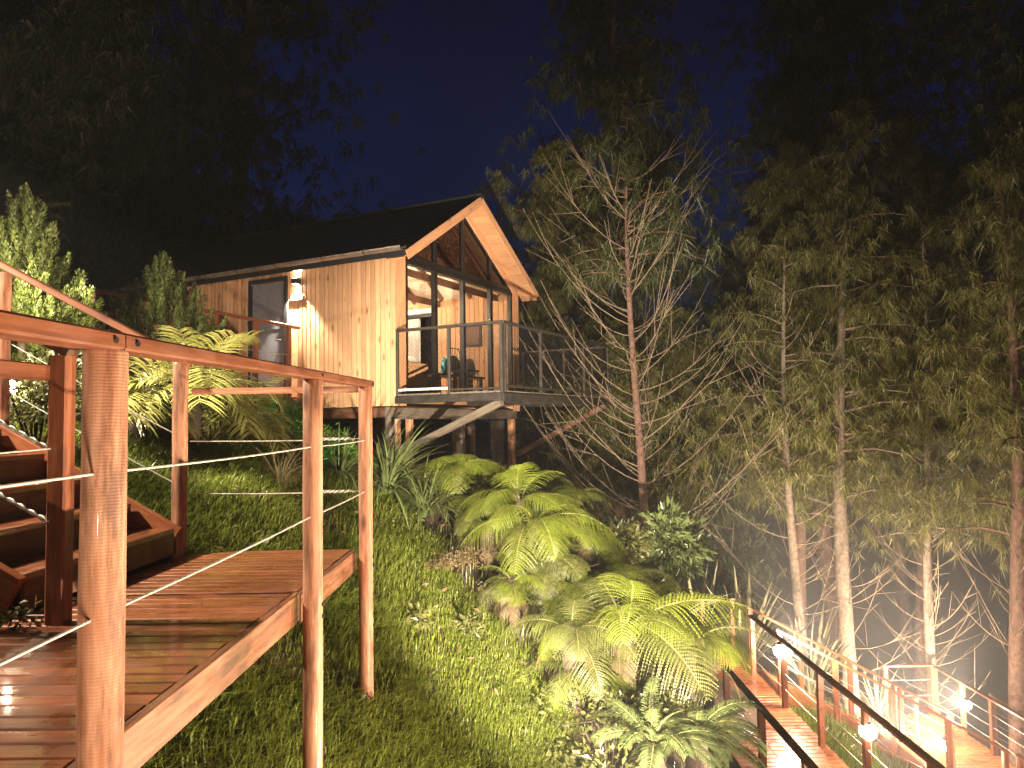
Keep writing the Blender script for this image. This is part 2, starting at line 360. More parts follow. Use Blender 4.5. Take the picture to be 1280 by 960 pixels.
for xj, yj in ((-2.2, 3.0), (-2.2, 1.2), (-2.2, 5.2)):
    log('stump', (xj, yj, G(xj, yj) - .2), (xj, yj, ZD - .21), .06, M['post'], deck)

rl = thing('timber_railing', 'timber handrail on round posts along the open edge of the near deck', 'railing', (-1.05, 3.5, ZD))
PX = -1.05
ztop = lambda yy: .205 + (yy - 1.9) * .022                   # the rail climbs a little with the path
for yy, rr, mt in ((1.93, .0535, 'turned'), (3.94, .051, 'post'), (5.35, .049, 'post'), (-1.15, .05, 'post')):
    log('post', (PX, yy, G(PX, yy) - .25), (PX, yy, ztop(yy)), rr, M[mt], rl, n=28)
plank('handrail', (PX, -1.2, ztop(-1.2) + .022), (PX, 1.93, ztop(1.93) + .022), .10, .045, M['rail'], rl)
plank('handrail', (PX, 1.936, ztop(1.936) + .022), (PX, 5.42, ztop(5.42) + .022), .10, .045, M['rail'], rl)
for z0 in (-.115, -.475):
    pts = (-1.2, 1.93, 3.94, 5.35)
    for a, b in zip(pts[:-1], pts[1:]):
        cable('cable', (PX, a, z0 + .003 * a), (PX, b, z0 + .003 * b), .0042, M['rope'], rl, .006)
for yy in (1.88, 1.99, 3.94, 5.36):                          # bolt heads through the handrail
    b = MB(); b.tube([(PX + .049, yy, ztop(yy) + .022), (PX + .056, yy, ztop(yy) + .022)], .009, 6); b.build('bolt', M['steel'], rl)
for yy in (3.94, 5.35):
    for dz in (-.05, -.11):
        b = MB(); b.tube([(PX + .048, yy, ZD + dz), (PX + .058, yy, ZD + dz)], .011, 6); b.build('bolt', M['steel'], rl)
br = thing('timber_railing', 'short cross rail with two wires closing the far end of the near deck', 'railing', (-1.7, 5.35, ZD))
plank('handrail', (-2.29, 5.37, .265), (-1.10, 5.37, .265), .05, .045, M['post'], br)
for z0 in (-.088, -.46):
    cable('cable', (-2.30, 5.35, z0), (-1.10, 5.35, z0), .0042, M['rope'], br, .008)
    for j in range(3):                                       # wound rope ends by the corner post
        b = MB(); b.tube([(-1.45 + .06 * j + .22 * t, 5.35 + .008 * math.sin(20 * t + j * 2), z0 + .008 * math.cos(20 * t + j * 2)) for t in np.linspace(0, .9, 30)], .005, 5)
        b.build('rope_end', M['rope'], br)

# ------------------------------------------------------------------ stairs going up to the left
st = thing('timber_stairs', 'wet red timber stairs climbing left from the near deck', 'stairs', (-2.33, 4.35, ZD))
SX, RUN, RISE, SY0, SY1 = -2.335, .30, .175, 3.56, 5.24
NT = 10
for i in range(NT):
    zt = ZD + .19 + RISE * i; x1 = SX - RUN * i
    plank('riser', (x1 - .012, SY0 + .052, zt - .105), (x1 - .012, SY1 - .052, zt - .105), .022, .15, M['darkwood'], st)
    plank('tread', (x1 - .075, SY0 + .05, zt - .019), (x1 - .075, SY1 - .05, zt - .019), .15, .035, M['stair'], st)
    plank('tread', (x1 - .232, SY0 + .05, zt - .019), (x1 - .232, SY1 - .05, zt - .019), .148, .035, M['stair'], st)
sl = RISE / RUN
for yy in (SY0, SY1):
    b0 = (SX - .02, yy, ZD + .10); b1 = (SX - .02 - RUN * NT, yy, ZD + .10 + RISE * NT)
    plank('stringer', b0, b1, .05, .19, M['stair'], st)
    plank('stringer', (b0[0] - .1, yy, ZD - .15), (b1[0], yy, b1[2] - .19), .046, .17, M['stair'], st)
sr = thing('stair_railing', 'sloping handrail with wires on the far side of the red stairs', 'railing', (-2.34, 5.3, ZD))
log('post', (-2.35, 5.30, G(-2.35, 5.3) - .2), (-2.35, 5.30, .475), .052, M['post'], sr, n=24)
log('post', (-3.62, 5.30, G(-3.62, 5.3) - .2), (-3.62, 5.30, 1.13), .05, M['post'], sr)
log('post', (-4.9, 5.30, G(-4.9, 5.3) - .2), (-4.9, 5.30, 1.82), .05, M['post'], sr)
plank('handrail', (-2.28, 5.30, .462), (-5.0, 5.30, .462 + 2.72 * .535), .09, .045, M['rail'], sr)
for z0 in (-.055, -.4):
    for a, b in ((-2.35, -3.62), (-3.62, -4.9)):
        cable('cable', (a, 5.3, z0 - (a + 2.35) * .56), (b, 5.3, z0 - (b + 2.35) * .56), .004, M['rope'], sr, .008)
sn = thing('stair_railing', 'near stair railing on a square wet post with knotted wires', 'railing', (-2.07, 3.45, ZD))
plank('post', (-2.075, 3.45, ZD - .35), (-2.075, 3.45, .345), .085, .085, M['rail'], sn, up=(0, 1, 0), ch=.008)
plank('handrail', (-2.03, 3.45, .352), (-4.6, 3.45, .352 + 2.57 * .535), .09, .042, M['darkwood'], sn)
plank('side_rail', (-2.13, 3.44, .265), (-2.13, -.8, .21), .045, .075, M['rail'], sn)
plank('post', (-3.4, 3.45, G(-3.4, 3.45) - .2), (-3.4, 3.45, 1.05), .085, .085, M['rail'], sn, up=(0, 1, 0), ch=.008)
for z0 in (-.10, -.43):
    cable('cable', (-2.1, 3.45, z0), (-3.4, 3.45, z0 + 1.3 * .56), .0042, M['rope'], sn, .006)
    cable('cable', (-2.1, 3.45, z0 + .02), (-2.1, -.8, z0 - .06), .0042, M['rope'], sn, .008)
    for j in range(2):
        b = MB(); b.tube([(-2.1 - .34 * t, 3.45 + .008 * math.sin(22 * t + 3 * j), z0 + .34 * t * .56 + .008 * math.cos(22 * t + 3 * j)) for t in np.linspace(.05, 1, 40)], .005, 5)
        b.build('rope_end', M['rope'], sn)

# ------------------------------------------------------------------ the cabin (local frame: X along the gable, Y back along the long wall)
EX, EY, A0 = (.4665, .8845), (-.8845, .4665), (-1.83, 11.70)
CM = Matrix(((EX[0], EY[0], 0, A0[0]), (EX[1], EY[1], 0, A0[1]), (0, 0, 1, 0), (0, 0, 0, 1)))
def cw(s, t, z): return np.array([A0[0] + EX[0] * s + EY[0] * t, A0[1] + EX[1] * s + EY[1] * t, z])
exv, eyv = (EX[0], EX[1], 0), (EY[0], EY[1], 0)
GW, LW, ZF, ZB, ZE, ZR = 4.25, 7.13, .50, .31, 2.84, 4.14
cabin = thing('cabin', 'small pine clad gabled cabin on stilts with lit glass front', 'cabin', M=CM)
def cpl(name, p, q, wd, th, mt, parent=None, up=(0, 0, 1), ch=None):
    upw = np.array([EX[0] * up[0] + EY[0] * up[1], EX[1] * up[0] + EY[1] * up[1], up[2]])
    return plank(name, cw(*p), cw(*q), wd, th, M[mt], parent or cabin, tuple(upw), ch)
# long wall: a thin core carries single vertical boards
wl = MB()
for t0, t1, z0, z1 in ((.03, 2.28, ZB + .03, ZE - .02), (3.15, LW, ZB + .03, ZE - .02), (2.28, 3.15, 2.58, ZE - .02), (2.28, 3.15, ZB + .03, ZF)):
    wl.box((.07, (t0 + t1) / 2, (z0 + z1) / 2), (.08, t1 - t0, z1 - z0))
side_wall = wl.build('side_wall', M['darkwood'], cabin, CM)
PWD = .0965; t = PWD / 2
while t < LW:
    jig = random.uniform(-.002, .002)
    if 2.27 < t < 3.17:
        cpl('plank', (.012 + jig, t, 2.60), (.012 + jig, t, ZE), .022, PWD - .012, 'clad', side_wall, up=(0, 1, 0), ch=.004)
        cpl('plank', (.012 + jig, t, ZB), (.012 + jig, t, ZF - .02), .022, PWD - .012, 'clad', side_wall, up=(0, 1, 0), ch=.004)
    else:
        cpl('plank', (.012 + jig, t, ZB + random.uniform(-.004, .004)), (.012 + jig, t, ZE), .022, PWD - .012, 'clad', side_wall, up=(0, 1, 0), ch=.004)
    t += PWD
# door
dr = MB(); dr.box((.035, 2.715, 1.53), (.045, .78, 1.96)); dr.box((.010, 2.715, 2.05), (.012, .60, .70)); dr.box((.010, 2.715, 1.05), (.012, .60, .85))
door = dr.build('door', M['door'], cabin, CM)
fr = MB()
fr.box((.02, 2.29, 1.55), (.09, .07, 2.10)); fr.box((.02, 3.14, 1.55), (.09, .07, 2.10)); fr.box((.021, 2.715, 2.562), (.088, .78, .075))
fr.build('door_frame', M['frame'], door, CM)
hd = MB(); hd.tube([(-.01, 2.40, 1.5), (-.05, 2.40, 1.5), (-.05, 2.50, 1.5)], .011, 8); hd.build('handle', M['steel'], door, CM)
# right wall, inner boards, window with curtain
rw = MB()
for t0, t1, z0, z1 in ((.03, 2.0, ZB, ZE - .12), (3.9, LW, ZB, ZE - .12), (2.0, 3.9, ZB, ZF + .05), (2.0, 3.9, 2.45, ZE - .12)):
    rw.box((GW - .05, (t0 + t1) / 2, (z0 + z1) / 2), (.06, t1 - t0, z1 - z0))
far_wall = rw.build('far_wall', M['clad'], cabin, CM)
t = .12
while t < LW - .1:
    if not 1.95 < t < 3.93:
        cpl('board', (GW - .092, t, ZF), (GW - .092, t, ZE - .14), .022, .112, 'inner', far_wall, up=(0, 1, 0), ch=.004)
    t += .118
wn = MB()
for tt in (2.02, 2.95, 3.88): wn.box((GW - .06, tt, 1.5), (.10, .07, 1.9))
for zz in (.58, 2.42): wn.box((GW - .061, 2.95, zz), (.098, 1.79, .07))
win = wn.build('window', M['black'], cabin, CM)
g_ = MB(); g_.box((GW - .05, 2.49, 1.5), (.008, .84, 1.76)); g_.box((GW - .05, 3.415, 1.5), (.008, .84, 1.76)); g_.build('pane', M['glass'], win, CM)
cu = MB(); cs = [(GW - .16 + .022 * math.sin(i * 1.1), 2.35 + i * .028) for i in range(40)]
cu.add([(a, b, z) for a, b in cs for z in (ZF + .05, 2.35)], [(2 * i, 2 * i + 2, 2 * i + 3, 2 * i + 1) for i in range(39)], True)
cu.build('curtain', M['curtain'], win, CM)
bx = MB(); bx.box((GW - .16, 2.95, 2.50), (.10, 1.9, .10)); bx.build('blind_box', M['white'], win, CM)
# back wall, floor, ceiling
bw = MB(); bw.prism([(0.03, LW - .06, ZB), (GW - .03, LW - .06, ZB), (GW - .03, LW - .06, ZE - .1), (GW / 2, LW - .06, ZR - .17), (.03, LW - .06, ZE - .1)], (0, .06, 0))
bw.build('back_wall', M['inner'], cabin, CM)
fl = MB(); fl.box((GW / 2, LW / 2, ZF - .07), (GW - .16, LW - .1, .14)); fl.build('floor', M['floor'], cabin, CM)
tanr = (ZR - 2.72) / (GW / 2 + .15)
def zroof(s): return ZR - tanr * abs(s - GW / 2)
roof_b = MB(); OV0, OV1, TH = -.36, LW + .3, .09
for sg in (-1, 1):
    s1 = GW / 2 + sg * (GW / 2 + .17); s0 = GW / 2
    roof_b.prism([(s0, OV0, ZR), (s1, OV0, zroof(s1)), (s1, OV0, zroof(s1) - TH), (s0, OV0, ZR - TH)][::(-1 if sg > 0 else 1)], (0, OV1 - OV0, 0))
roof = roof_b.build('roof', M['roof'], cabin, CM)
nl = 11
for sg in (-1, 1):                                           # lapped shingle courses
    for i in range(nl):
        a = GW / 2 + sg * (GW / 2 + .18) * (1 - i / nl); b_ = GW / 2 + sg * (GW / 2 + .18) * (1 - (i + 1.12) / nl)
        if sg * (b_ - GW / 2) < .0: b_ = GW / 2 + sg * .002
        c = MB(); nrm = np.array([sg * tanr, 0, 1.]) / math.hypot(1, tanr)
        p = [np.array([a, OV0 - .02, zroof(a)]) + nrm * .014, np.array([b_, OV0 - .02, zroof(b_)]) + nrm * .012]
        c.prism([p[0], p[1], p[1] - nrm * .010, p[0] - nrm * .022], (0, OV1 - OV0 + .04, 0)); c.build('shingle_course', M['roof'], roof, CM)
rc = MB(); rc.beam((GW / 2, OV0 - .03, ZR + .02), (GW / 2, OV1 + .03, ZR + .02), .22, .05, ch=.02); rc.build('ridge_cap', M['roof'], roof, CM)
# ceiling boards and rafters under both slopes
for sg in (-1, 1):
    for i in range(15):
        a = GW / 2 + sg * (.08 + i * .143)
        cpl('ceiling_board', (a, .02, zroof(a) - TH - .016), (a, LW - .08, zroof(a) - TH - .016), .166, .016, 'ceil', roof, up=(sg * tanr, 0, 1))
    for i in range(10):
        tt = .35 + i * .72
        a, b_ = GW / 2 + sg * .03, GW / 2 + sg * (GW / 2 - .13)
        cpl('rafter', (a, tt, zroof(a) - TH - .085), (b_, tt, zroof(b_) - TH - .085), .055, .12, 'raft', roof, up=(0, 0, 1))
for tt in (.35, 1.79, 3.23, 4.67):
    cpl('collar_tie', (.15, tt + .06, ZE - .22), (GW - .15, tt + .06, ZE - .22), .05, .13, 'darkwood', roof)
# soffit boards and barge boards at the front overhang
for sg in (-1, 1):
    for i in range(17):
        a = GW / 2 + sg * (.07 + i * .138)
        cpl('soffit_board', (a, OV0 + .025, zroof(a) - TH - .012), (a, .0, zroof(a) - TH - .012), .160, .018, 'barge', roof, up=(sg * tanr, 0, 1), ch=.003)
    a, b_ = GW / 2 + sg * .004, GW / 2 + sg * (GW / 2 + .17)
    cpl('barge_board', (a, OV0 - .012, zroof(a) - .085), (b_, OV0 - .012, zroof(b_) - .085), .022, .15, 'barge', roof)
    a, b_ = GW / 2 + sg * .004, GW / 2 + sg * (GW / 2 - .02)
    cpl('gable_trim', (a, .01, zroof(a) - TH - .10), (b_, .01, zroof(b_) - TH - .10), .04, .15, 'barge', roof)
# gutter on the lit eave with its brackets
gt = MB(); ga = [(-.22 + .062 * math.cos(x), 2.755 + .062 * math.sin(x)) for x in np.linspace(math.pi, 2 * math.pi, 9)]
go = ga + [(x * .86 + -.22 * .14, z * .86 + 2.755 * .14) for x, z in ga[::-1]]
gt.prism([(x, OV0 + .05, z) for x, z in go], (0, OV1 - OV0 - .1, 0))
gut = gt.build('gutter', M['gutter'], roof, CM)
for tt in (.4, 1.25, 2.3, 3.2, 4.1, 5.0, 5.9, 6.8):
    b = MB(); b.tube([(-.13, tt, 2.80), (-.285, tt, 2.79), (-.288, tt, 2.74), (-.22, tt, 2.685), (-.10, tt, 2.69)], .011, 6); b.build('bracket', M['black'], gut, CM)
fb = MB(); fb.beam((-.135, OV0 + .03, 2.705), (-.135, OV1, 2.705), .022, .13); fb.build('eave_board', M['darkwood'], roof, CM)
# gable front: pilasters, black glazing frame, panes
for s0, s1 in ((.0, .15), (.15, .295)):
    cpl('pilaster_board', ((s0 + s1) / 2, .005, ZB), ((s0 + s1) / 2, .005, ZE - .02), .022, s1 - s0 - .006, 'barge', up=(1, 0, 0))
for s0, s1 in ((4.0, 4.125), (4.125, 4.25)):
    cpl('pilaster_board', ((s0 + s1) / 2, .005, ZB - .05), ((s0 + s1) / 2, .005, ZE - .03), .022, s1 - s0 - .006, 'barge', up=(1, 0, 0))
gz = MB()
gz.box((2.15, .05, 2.745), (3.70, .09, .075)); gz.box((2.15, .055, 2.655), (3.70, .11, .06))
for s in (.33, 1.2, 2.12, 3.14, 3.97): gz.box((s, .05, (2.63 + ZF) / 2), (.075, .085, 2.63 - ZF))
zt = lambda s: zroof(s) - TH - .18
for s in (1.2, 2.12, 3.14): gz.box((s, .05, (2.78 + zt(s)) / 2), (.06, .075, zt(s) - 2.78))
for sg in (-1, 1): gz.beam((GW / 2 + sg * .03, .05, zt(GW / 2 + .03) + .01), (GW / 2 + sg * 1.82, .05, zt(GW / 2 + 1.82) + .01), .075, .06)
gz.box((2.15, .05, ZF + .02), (3.70, .09, .05))
glz = gz.build('gable_window', M['black'], cabin, CM)
for s0, s1 in ((.33, 1.2), (1.2, 2.12), (2.12, 3.14), (3.14, 3.95)):
    b = MB(); c0, c1 = s0 + .03, s1 - .03
    pts = [(c0, .05, 2.78), (c1, .05, 2.78), (c1, .05, max(zt(c1), 2.785)), (c0, .05, max(zt(c0), 2.785))]
    b.prism(pts, (0, .008, 0)); b.build('pane', M['tint'], glz, CM)
for s0, s1 in ((2.16, 3.10), (3.18, 3.94)):
    b = MB(); b.box(((s0 + s1) / 2, .05, 1.57), (s1 - s0, .008, 2.05)); b.build('pane', M['glass'], glz, CM)
# under-floor frame: beams, posts, braces
cpl('floor_beam', (-.02, .14, .20), (GW + .05, .14, .20), .10, .19, 'oldwood')
cpl('floor_beam', (.12, .2, .215), (.12, LW, .215), .09, .17, 'darkwood')
cpl('floor_beam', (GW - .12, .2, .215), (GW - .12, LW, .215), .09, .17, 'darkwood')
for s, t, wdt, mt in ((.05, .14, .12, 'oldwood'), (.42, .30, .12, 'barge'), (1.0, .45, .11, 'barge'), (2.15, .14, .13, 'oldwood'), (2.62, .55, .10, 'barge'), (4.13, .14, .13, 'barge'), (3.5, .8, .10, 'barge'), (.2, 3.2, .12, 'barge'), (1.8, 2.2, .12, 'barge'), (3.9, 3.2, .12, 'barge')):
    p = cw(s, t, 0); cpl('stilt', (s, t, G(p[0], p[1]) - .3), (s, t, .13 if t > .2 else .104), wdt, wdt, mt, up=(0, 1, 0))
log('log_stilt', cw(3.12, .5, -2.2), cw(3.12, .5, .13), .085, M['bark'], cabin)
pn = MB(); pn.box((3.82, .30, -.75), (.52, .03, 1.65)); pn.build('skirt_panel', M['oldwood'], cabin, CM)
# balcony
balc = MB(); BT = -1.90; BW = 4.43
for i in range(16): balc.box((BW / 2, BT + .06 + i * .118, .475), (BW - .04, .108, .03))
balcony = balc.build('balcony', M['oldwood'], cabin, CM)
for p, q in (((.02, 0, .40), (.02, BT, .40)), ((.02, BT, .40), (BW, BT, .40)), ((BW, BT, .40), (BW, 0, .40)), ((2.2, BT, .39), (2.2, 0, .39))):
    cpl('edge_beam', p, q, .06, .115, 'steel', balcony, ch=.006)
for p in ((.04, -.02), (.04, -.98), (.04, BT + .02), (.12, BT + .01), (1.34, BT + .01), (3.16, BT + .01), (BW - .03, BT + .01), (BW - .03, -.95), (BW - .03, -.02)):
    cpl('rail_post', (p[0], p[1], .44), (p[0], p[1], 1.47), .045, .045, 'steel', balcony, up=(0, 1, 0))
for p, q in (((.04, .0, 1.49), (.04, BT, 1.49)), ((.04, BT, 1.492), (BW - .02, BT, 1.492)), ((BW - .02, BT, 1.49), (BW - .02, .0, 1.49))):
    cpl('top_rail', p, q, .055, .045, 'steel', balcony)
for p, q in (((.04, .0, .555), (.04, -.96, .555)), ((.14, BT + .01, .56), (BW - .05, BT + .01, .56)), ((BW - .03, BT, .56), (BW - .03, .0, .56)), ((.04, -1.0, .53), (.04, BT + .04, .53))):
    cpl('bottom_rail', p, q, .035, .035, 'white' if p[0] < .1 and p[1] == 0 else 'steel', balcony)
net = MB()
def netting(p0, p1, z0, z1, d=.07, wr=.0016):
    p0 = np.array(p0, float); p1 = np.array(p1, float); L = np.linalg.norm(p1 - p0); H = z1 - z0; ux = (p1 - p0) / L
    for sg in (-1, 1):
        c = -H if sg > 0 else 0
        while c < (L if sg > 0 else L + H):
            a0, a1 = c, c + sg * H
            ta, tb = (max(0, -a0 / (a1 - a0)) if a0 < 0 else (max(0, (a0 - L) / (a0 - a1)) if a0 > L else 0)), 1.0
            if a1 > L: tb = (L - a0) / (a1 - a0)
            if a1 < 0: tb = a0 / (a0 - a1)
            if tb - ta > .02:
                P = [np.array([*(p0 + ux * (a0 + (a1 - a0) * tt)), z0 + H * tt]) for tt in (ta, tb)]
                net.tube(P, wr, 3, False)
            c += d
netting((.04, 0), (.04, BT), .56, 1.47); netting((.1, BT), (BW, BT), .56, 1.47); netting((BW - .02, BT), (BW - .02, 0), .56, 1.47)
tag(net.build('wire_netting', M['steel'], balcony, CM), kind='stuff')
cpl('brace', (.10, BT + .06, .33), (.30, .10, -.42), .09, .11, 'oldwood', balcony)
cpl('brace', (BW - .12, BT + .06, .33), (4.13, .02, -.62), .09, .11, 'darkwood', balcony)
# interior and balcony furnishings: things of their own
def cthing(name, label, cat, s, t, z, group=None): return thing(name, label, cat, M=CM @ Matrix.Translation((s, t, z)), group=group)
bed = cthing('bed', 'low bed with plain wooden end panel and white bedding behind the glass', 'bed', 1.0, 1.2, ZF)
b = MB(); b.box((1.02, .52, .80), (1.25, .06, .58)); b.build('end_panel', M['inner'], bed, CM)
b = MB(); b.box((1.02, 1.5, .62), (1.25, 1.85, .22)); b.build('base', M['darkwood'], bed, CM)
def cushion(c, d, seed=0):
    b = MB(); n = 8; vs = []; rs = random.Random(seed)
    for k2 in (-1, 1):
        for i in range(n + 1):
            for j in range(n + 1):
                u, v = i / n * 2 - 1, j / n * 2 - 1; h = (max(0, (1 - u ** 4) * (1 - v ** 4))) ** .5
                vs.append((c[0] + u * d[0] / 2, c[1] + v * d[1] / 2, c[2] + k2 * h * d[2] / 2 + rs.uniform(-.006, .006)))
    m_ = (n + 1) ** 2; fs = []
    for i in range(n):
        for j in range(n):
            a = i * (n + 1) + j; fs.append((a, a + 1, a + n + 2, a + n + 1)); fs.append((m_ + a, m_ + a + n + 1, m_ + a + n + 2, m_ + a + 1))
    b.add(vs, fs, True); return b
cushion((1.02, 1.45, .88), (1.2, 1.75, .34), 3).build('duvet', M['linen'], bed, CM)
cushion((1.25, .72, 1.12), (.55, .34, .20), 4).build('pillow', M['linen'], bed, CM)
cushion((.75, .75, 1.10), (.50, .34, .18), 5).build('pillow', M['linen'], bed, CM)
tb = cthing('low_table', 'low black table with thin legs inside the glass front', 'table', 2.35, .45, ZF)
b = MB(); b.box((2.35, .45, .905), (1.75, .45, .035)); b.build('table_top', M['black'], tb, CM)
for s in (1.55, 2.2, 3.15):
    for t in (.28, .62):
        b = MB(); b.box((s, t, .69), (.05, .05, .39)); b.build('leg', M['black'], tb, CM)
ct = cthing('wooden_crate', 'pale wooden crate standing under the low black table', 'crate', 2.6, .3, ZF)
for i in range(4): 
    b = MB(); b.box((2.62, .27, .55 + i * .088), (.42, .02, .078)); b.build('slat', M['inner'], ct, CM)
for s in (2.42, 2.82):
    b = MB(); b.box((s, .42, .68), (.02, .28, .34)); b.build('side', M['inner'], ct, CM)
wb = cthing('white_box', 'white patterned cushion standing upright on the low table', 'cushion', 3.0, .45, .923)
cb = cushion((0, 0, 0), (.42, .36, .14), 8); cb.build('cushion_body', M['linen'], wb, CM @ Matrix.Translation((3.02, .48, 1.12)) @ Matrix.Rotation(R(78), 4, 'X'))
hat = cthing('straw_hat', 'round dark straw hat propped on the low table', 'hat', 2.45, .45, .923)
b = MB(); b.tube([(0, 0, 0), (0, .012, 0), (0, .03, 0), (0, .10, 0), (0, .13, 0)], [.20, .20, .115, .10, .05], 22); b.build('hat_body', M['weave'], hat, CM @ Matrix.Translation((2.42, .40, 1.11)) @ Matrix.Rotation(R(-12), 4, 'X'))
tj = cthing('teal_jug', 'small teal jug beside the dark straw hat', 'jug', 2.1, .4, .923)
b = MB(); b.tube([(2.08, .40, .925), (2.08, .40, .98), (2.08, .40, 1.10), (2.08, .40, 1.18), (2.08, .40, 1.24)], [.07, .10, .09, .05, .065], 16); b.build('jug_body', M['teal'], tj, CM)
b = MB(); b.tube([(2.00, .40, 1.18), (1.94, .40, 1.15), (1.94, .40, 1.05), (2.0, .40, 1.0)], .012, 6); b.build('handle', M['teal'], tj, CM)
ch = cthing('wire_chair', 'thin black wire chair with arched back by the low table', 'chair', 1.5, -.35, ZF)
b = MB(); b.tube([(1.30, -.15, .52), (1.30, -.17, 1.22), (1.36, -.18, 1.32), (1.60, -.18, 1.32), (1.66, -.17, 1.22), (1.66, -.15, .52)], .011, 6)
for s in (1.40, 1.48, 1.56): b.tube([(s, -.16, .92), (s, -.18, 1.315)], .006, 5)
b.build('back_frame', M['black'], ch, CM)
b = MB(); b.box((1.48, -.36, .92), (.38, .38, .025)); b.build('seat', M['black'], ch, CM)
for s in (1.31, 1.65):
    b = MB(); b.tube([(s, -.53, .49), (s, -.53, .91)], .012, 6); b.build('leg', M['black'], ch, CM)
pc = cthing('framed_picture', 'dark framed picture hanging on the inner pine boards', 'picture', GW - .1, .95, 1.9)
b = MB(); b.box((GW - .118, 1.02, 1.88), (.028, .40, .46)); b.build('frame', M['black'], pc, CM)
b = MB(); b.box((GW - .135, 1.02, 1.88), (.006, .32, .38)); b.build('print', M['darkwood'], pc, CM)
rmp = cthing('ceiling_lamp', 'bright strip lamp under the ceiling inside the cabin', 'lamp', 1.6, 2.4, 2.8)
b = MB(); b.box((.9, 2.2, 2.56), (.06, 1.4, .05)); b.build('diffuser', M['strip'], rmp, CM)
b = MB(); b.box((.9, 2.2, 2.60), (.09, 1.44, .028)); b.build('housing', M['white'], rmp, CM)
for s, t in ((1.2, 1.3), (1.9, 3.4)): lamp('room_light', 'POINT', cw(s, t, 2.35), P_ROOM, rmp, (1.0, .80, .55), .15)
# up-and-down wall lamp and the little sign under it
wlp = cthing('wall_lamp', 'small up and down wall lamp beside the cabin door', 'lamp', -.05, 2.03, 2.47)
b = MB(); b.box((-.055, 2.03, 2.47), (.09, .11, .09)); b.build('housing', M['steel'], wlp, CM)
b = MB(); b.box((-.004, 2.03, 2.47), (.012, .14, .14)); b.build('back_plate', M['black'], wlp, CM)
for dz, nm in ((.0475, 'lens'), (-.0475, 'lens')):
    b = MB(); b.box((-.055, 2.03, 2.47 + dz), (.06, .075, .004)); b.build(nm, M['bulb'], wlp, CM)
lamp('lamp_light', 'SPOT', cw(-.075, 2.03, 2.525), P_WALL, wlp, (1, .82, .58), .02, cw(-.068, 2.03, 3.5), 92, .4)
lamp('lamp_light', 'SPOT', cw(-.075, 2.03, 2.415), P_WALL * 1.6, wlp, (1, .82, .58), .02, cw(-.068, 2.03, 1.4), 88, .4)
sg = cthing('name_plate', 'small wooden plaque on the cabin wall under the wall lamp', 'sign', -.03, 2.0, 2.2)
b = MB(); b.box((-.018, 2.03, 2.20), (.026, .27, .085)); b.build('plate', M['barge'], sg, CM)
b = MB(); b.box((-.030, 1.90, 2.255), (.02, .03, .03)); b.build('clip', M['darkwood'], sg, CM)

# ------------------------------------------------------------------ bridge to the cabin door, perpendicular to the long wall
eb = cthing('entrance_bridge', 'narrow timber bridge leading from the slope to the cabin door', 'bridge', -2, 2.7, .6)
for i in range(38):
    cpl('plank', (-.06 - i * .118, 2.04, .49), (-.06 - i * .118, 3.45, .49), .108, .03, 'stair', eb)
for t in (2.1, 3.4): cpl('joist', (-.02, t, .40), (-4.5, t, .40), .05, .14, 'darkwood', eb)
for s, t in ((-1.6, 2.1), (-1.6, 3.4), (-3.2, 2.1), (-3.2, 3.4)):
    p = cw(s, t, 0); cpl('stilt', (s, t, G(p[0], p[1]) - .3), (s, t, .33), .10, .10, 'barge', eb, up=(0, 1, 0))
er = cthing('bridge_railing', 'timber handrail with wires along the near side of the entrance bridge', 'railing', -2, 2.0, .6)
cpl('handrail', (-.03, 1.99, 1.675), (-3.75, 1.99, 1.78), .09, .045, 'rail', er)
for s in (-.25, -.97, -1.75, -2.6, -3.6):
    cpl('post', (s, 1.99, .42), (s, 1.99, 1.652 - s * .028), .075, .075, 'rail', er, up=(0, 1, 0))
cpl('mid_rail', (-.95, 2.02, 1.42), (-1.95, 2.02, 1.44), .05, .035, 'rail', er)
for z in (.85, 1.2): cable('cable', cw(-.1, 1.99, z), cw(-3.7, 1.99, z + .1), .004, M['rope'], er, .01)
er2 = cthing('bridge_railing', 'timber handrail along the far side of the entrance bridge past the door', 'railing', -2, 3.45, .6)
cpl('handrail', (-.03, 3.46, 1.675), (-3.75, 3.46, 1.78), .09, .045, 'rail', er2)
for s in (-.25, -1.75, -3.6): cpl('post', (s, 3.46, .42), (s, 3.46, 1.652 - s * .028), .075, .075, 'rail', er2, up=(0, 1, 0))

# assumed flood lamp, unseen up the slope left of the picture, added to light the cabin's long wall
fl_ = np.array([-7.3, 8.2, 1.62])
gfl = thing('added_flood_lamp', 'assumed garden flood lamp on a stake up the slope out of view, aimed at the cabin wall', 'lamp', (fl_[0], fl_[1], G(fl_[0], fl_[1])))
log('stake', (fl_[0], fl_[1], G(fl_[0], fl_[1]) - .2), fl_ - np.array([0, 0, .12]), .025, M['black'], gfl)
b = MB(); b.beam(fl_ - np.array([.16, .13, -.0]), fl_ - np.array([.03, .02, 0]), .2, .16, ch=.02); b.build('housing', M['black'], gfl)
lamp('added_flood_light', 'SPOT', fl_, P_FLOOD, gfl, (1, .77, .52), .05, cw(.0, 2.3, 1.4), 88, .4)

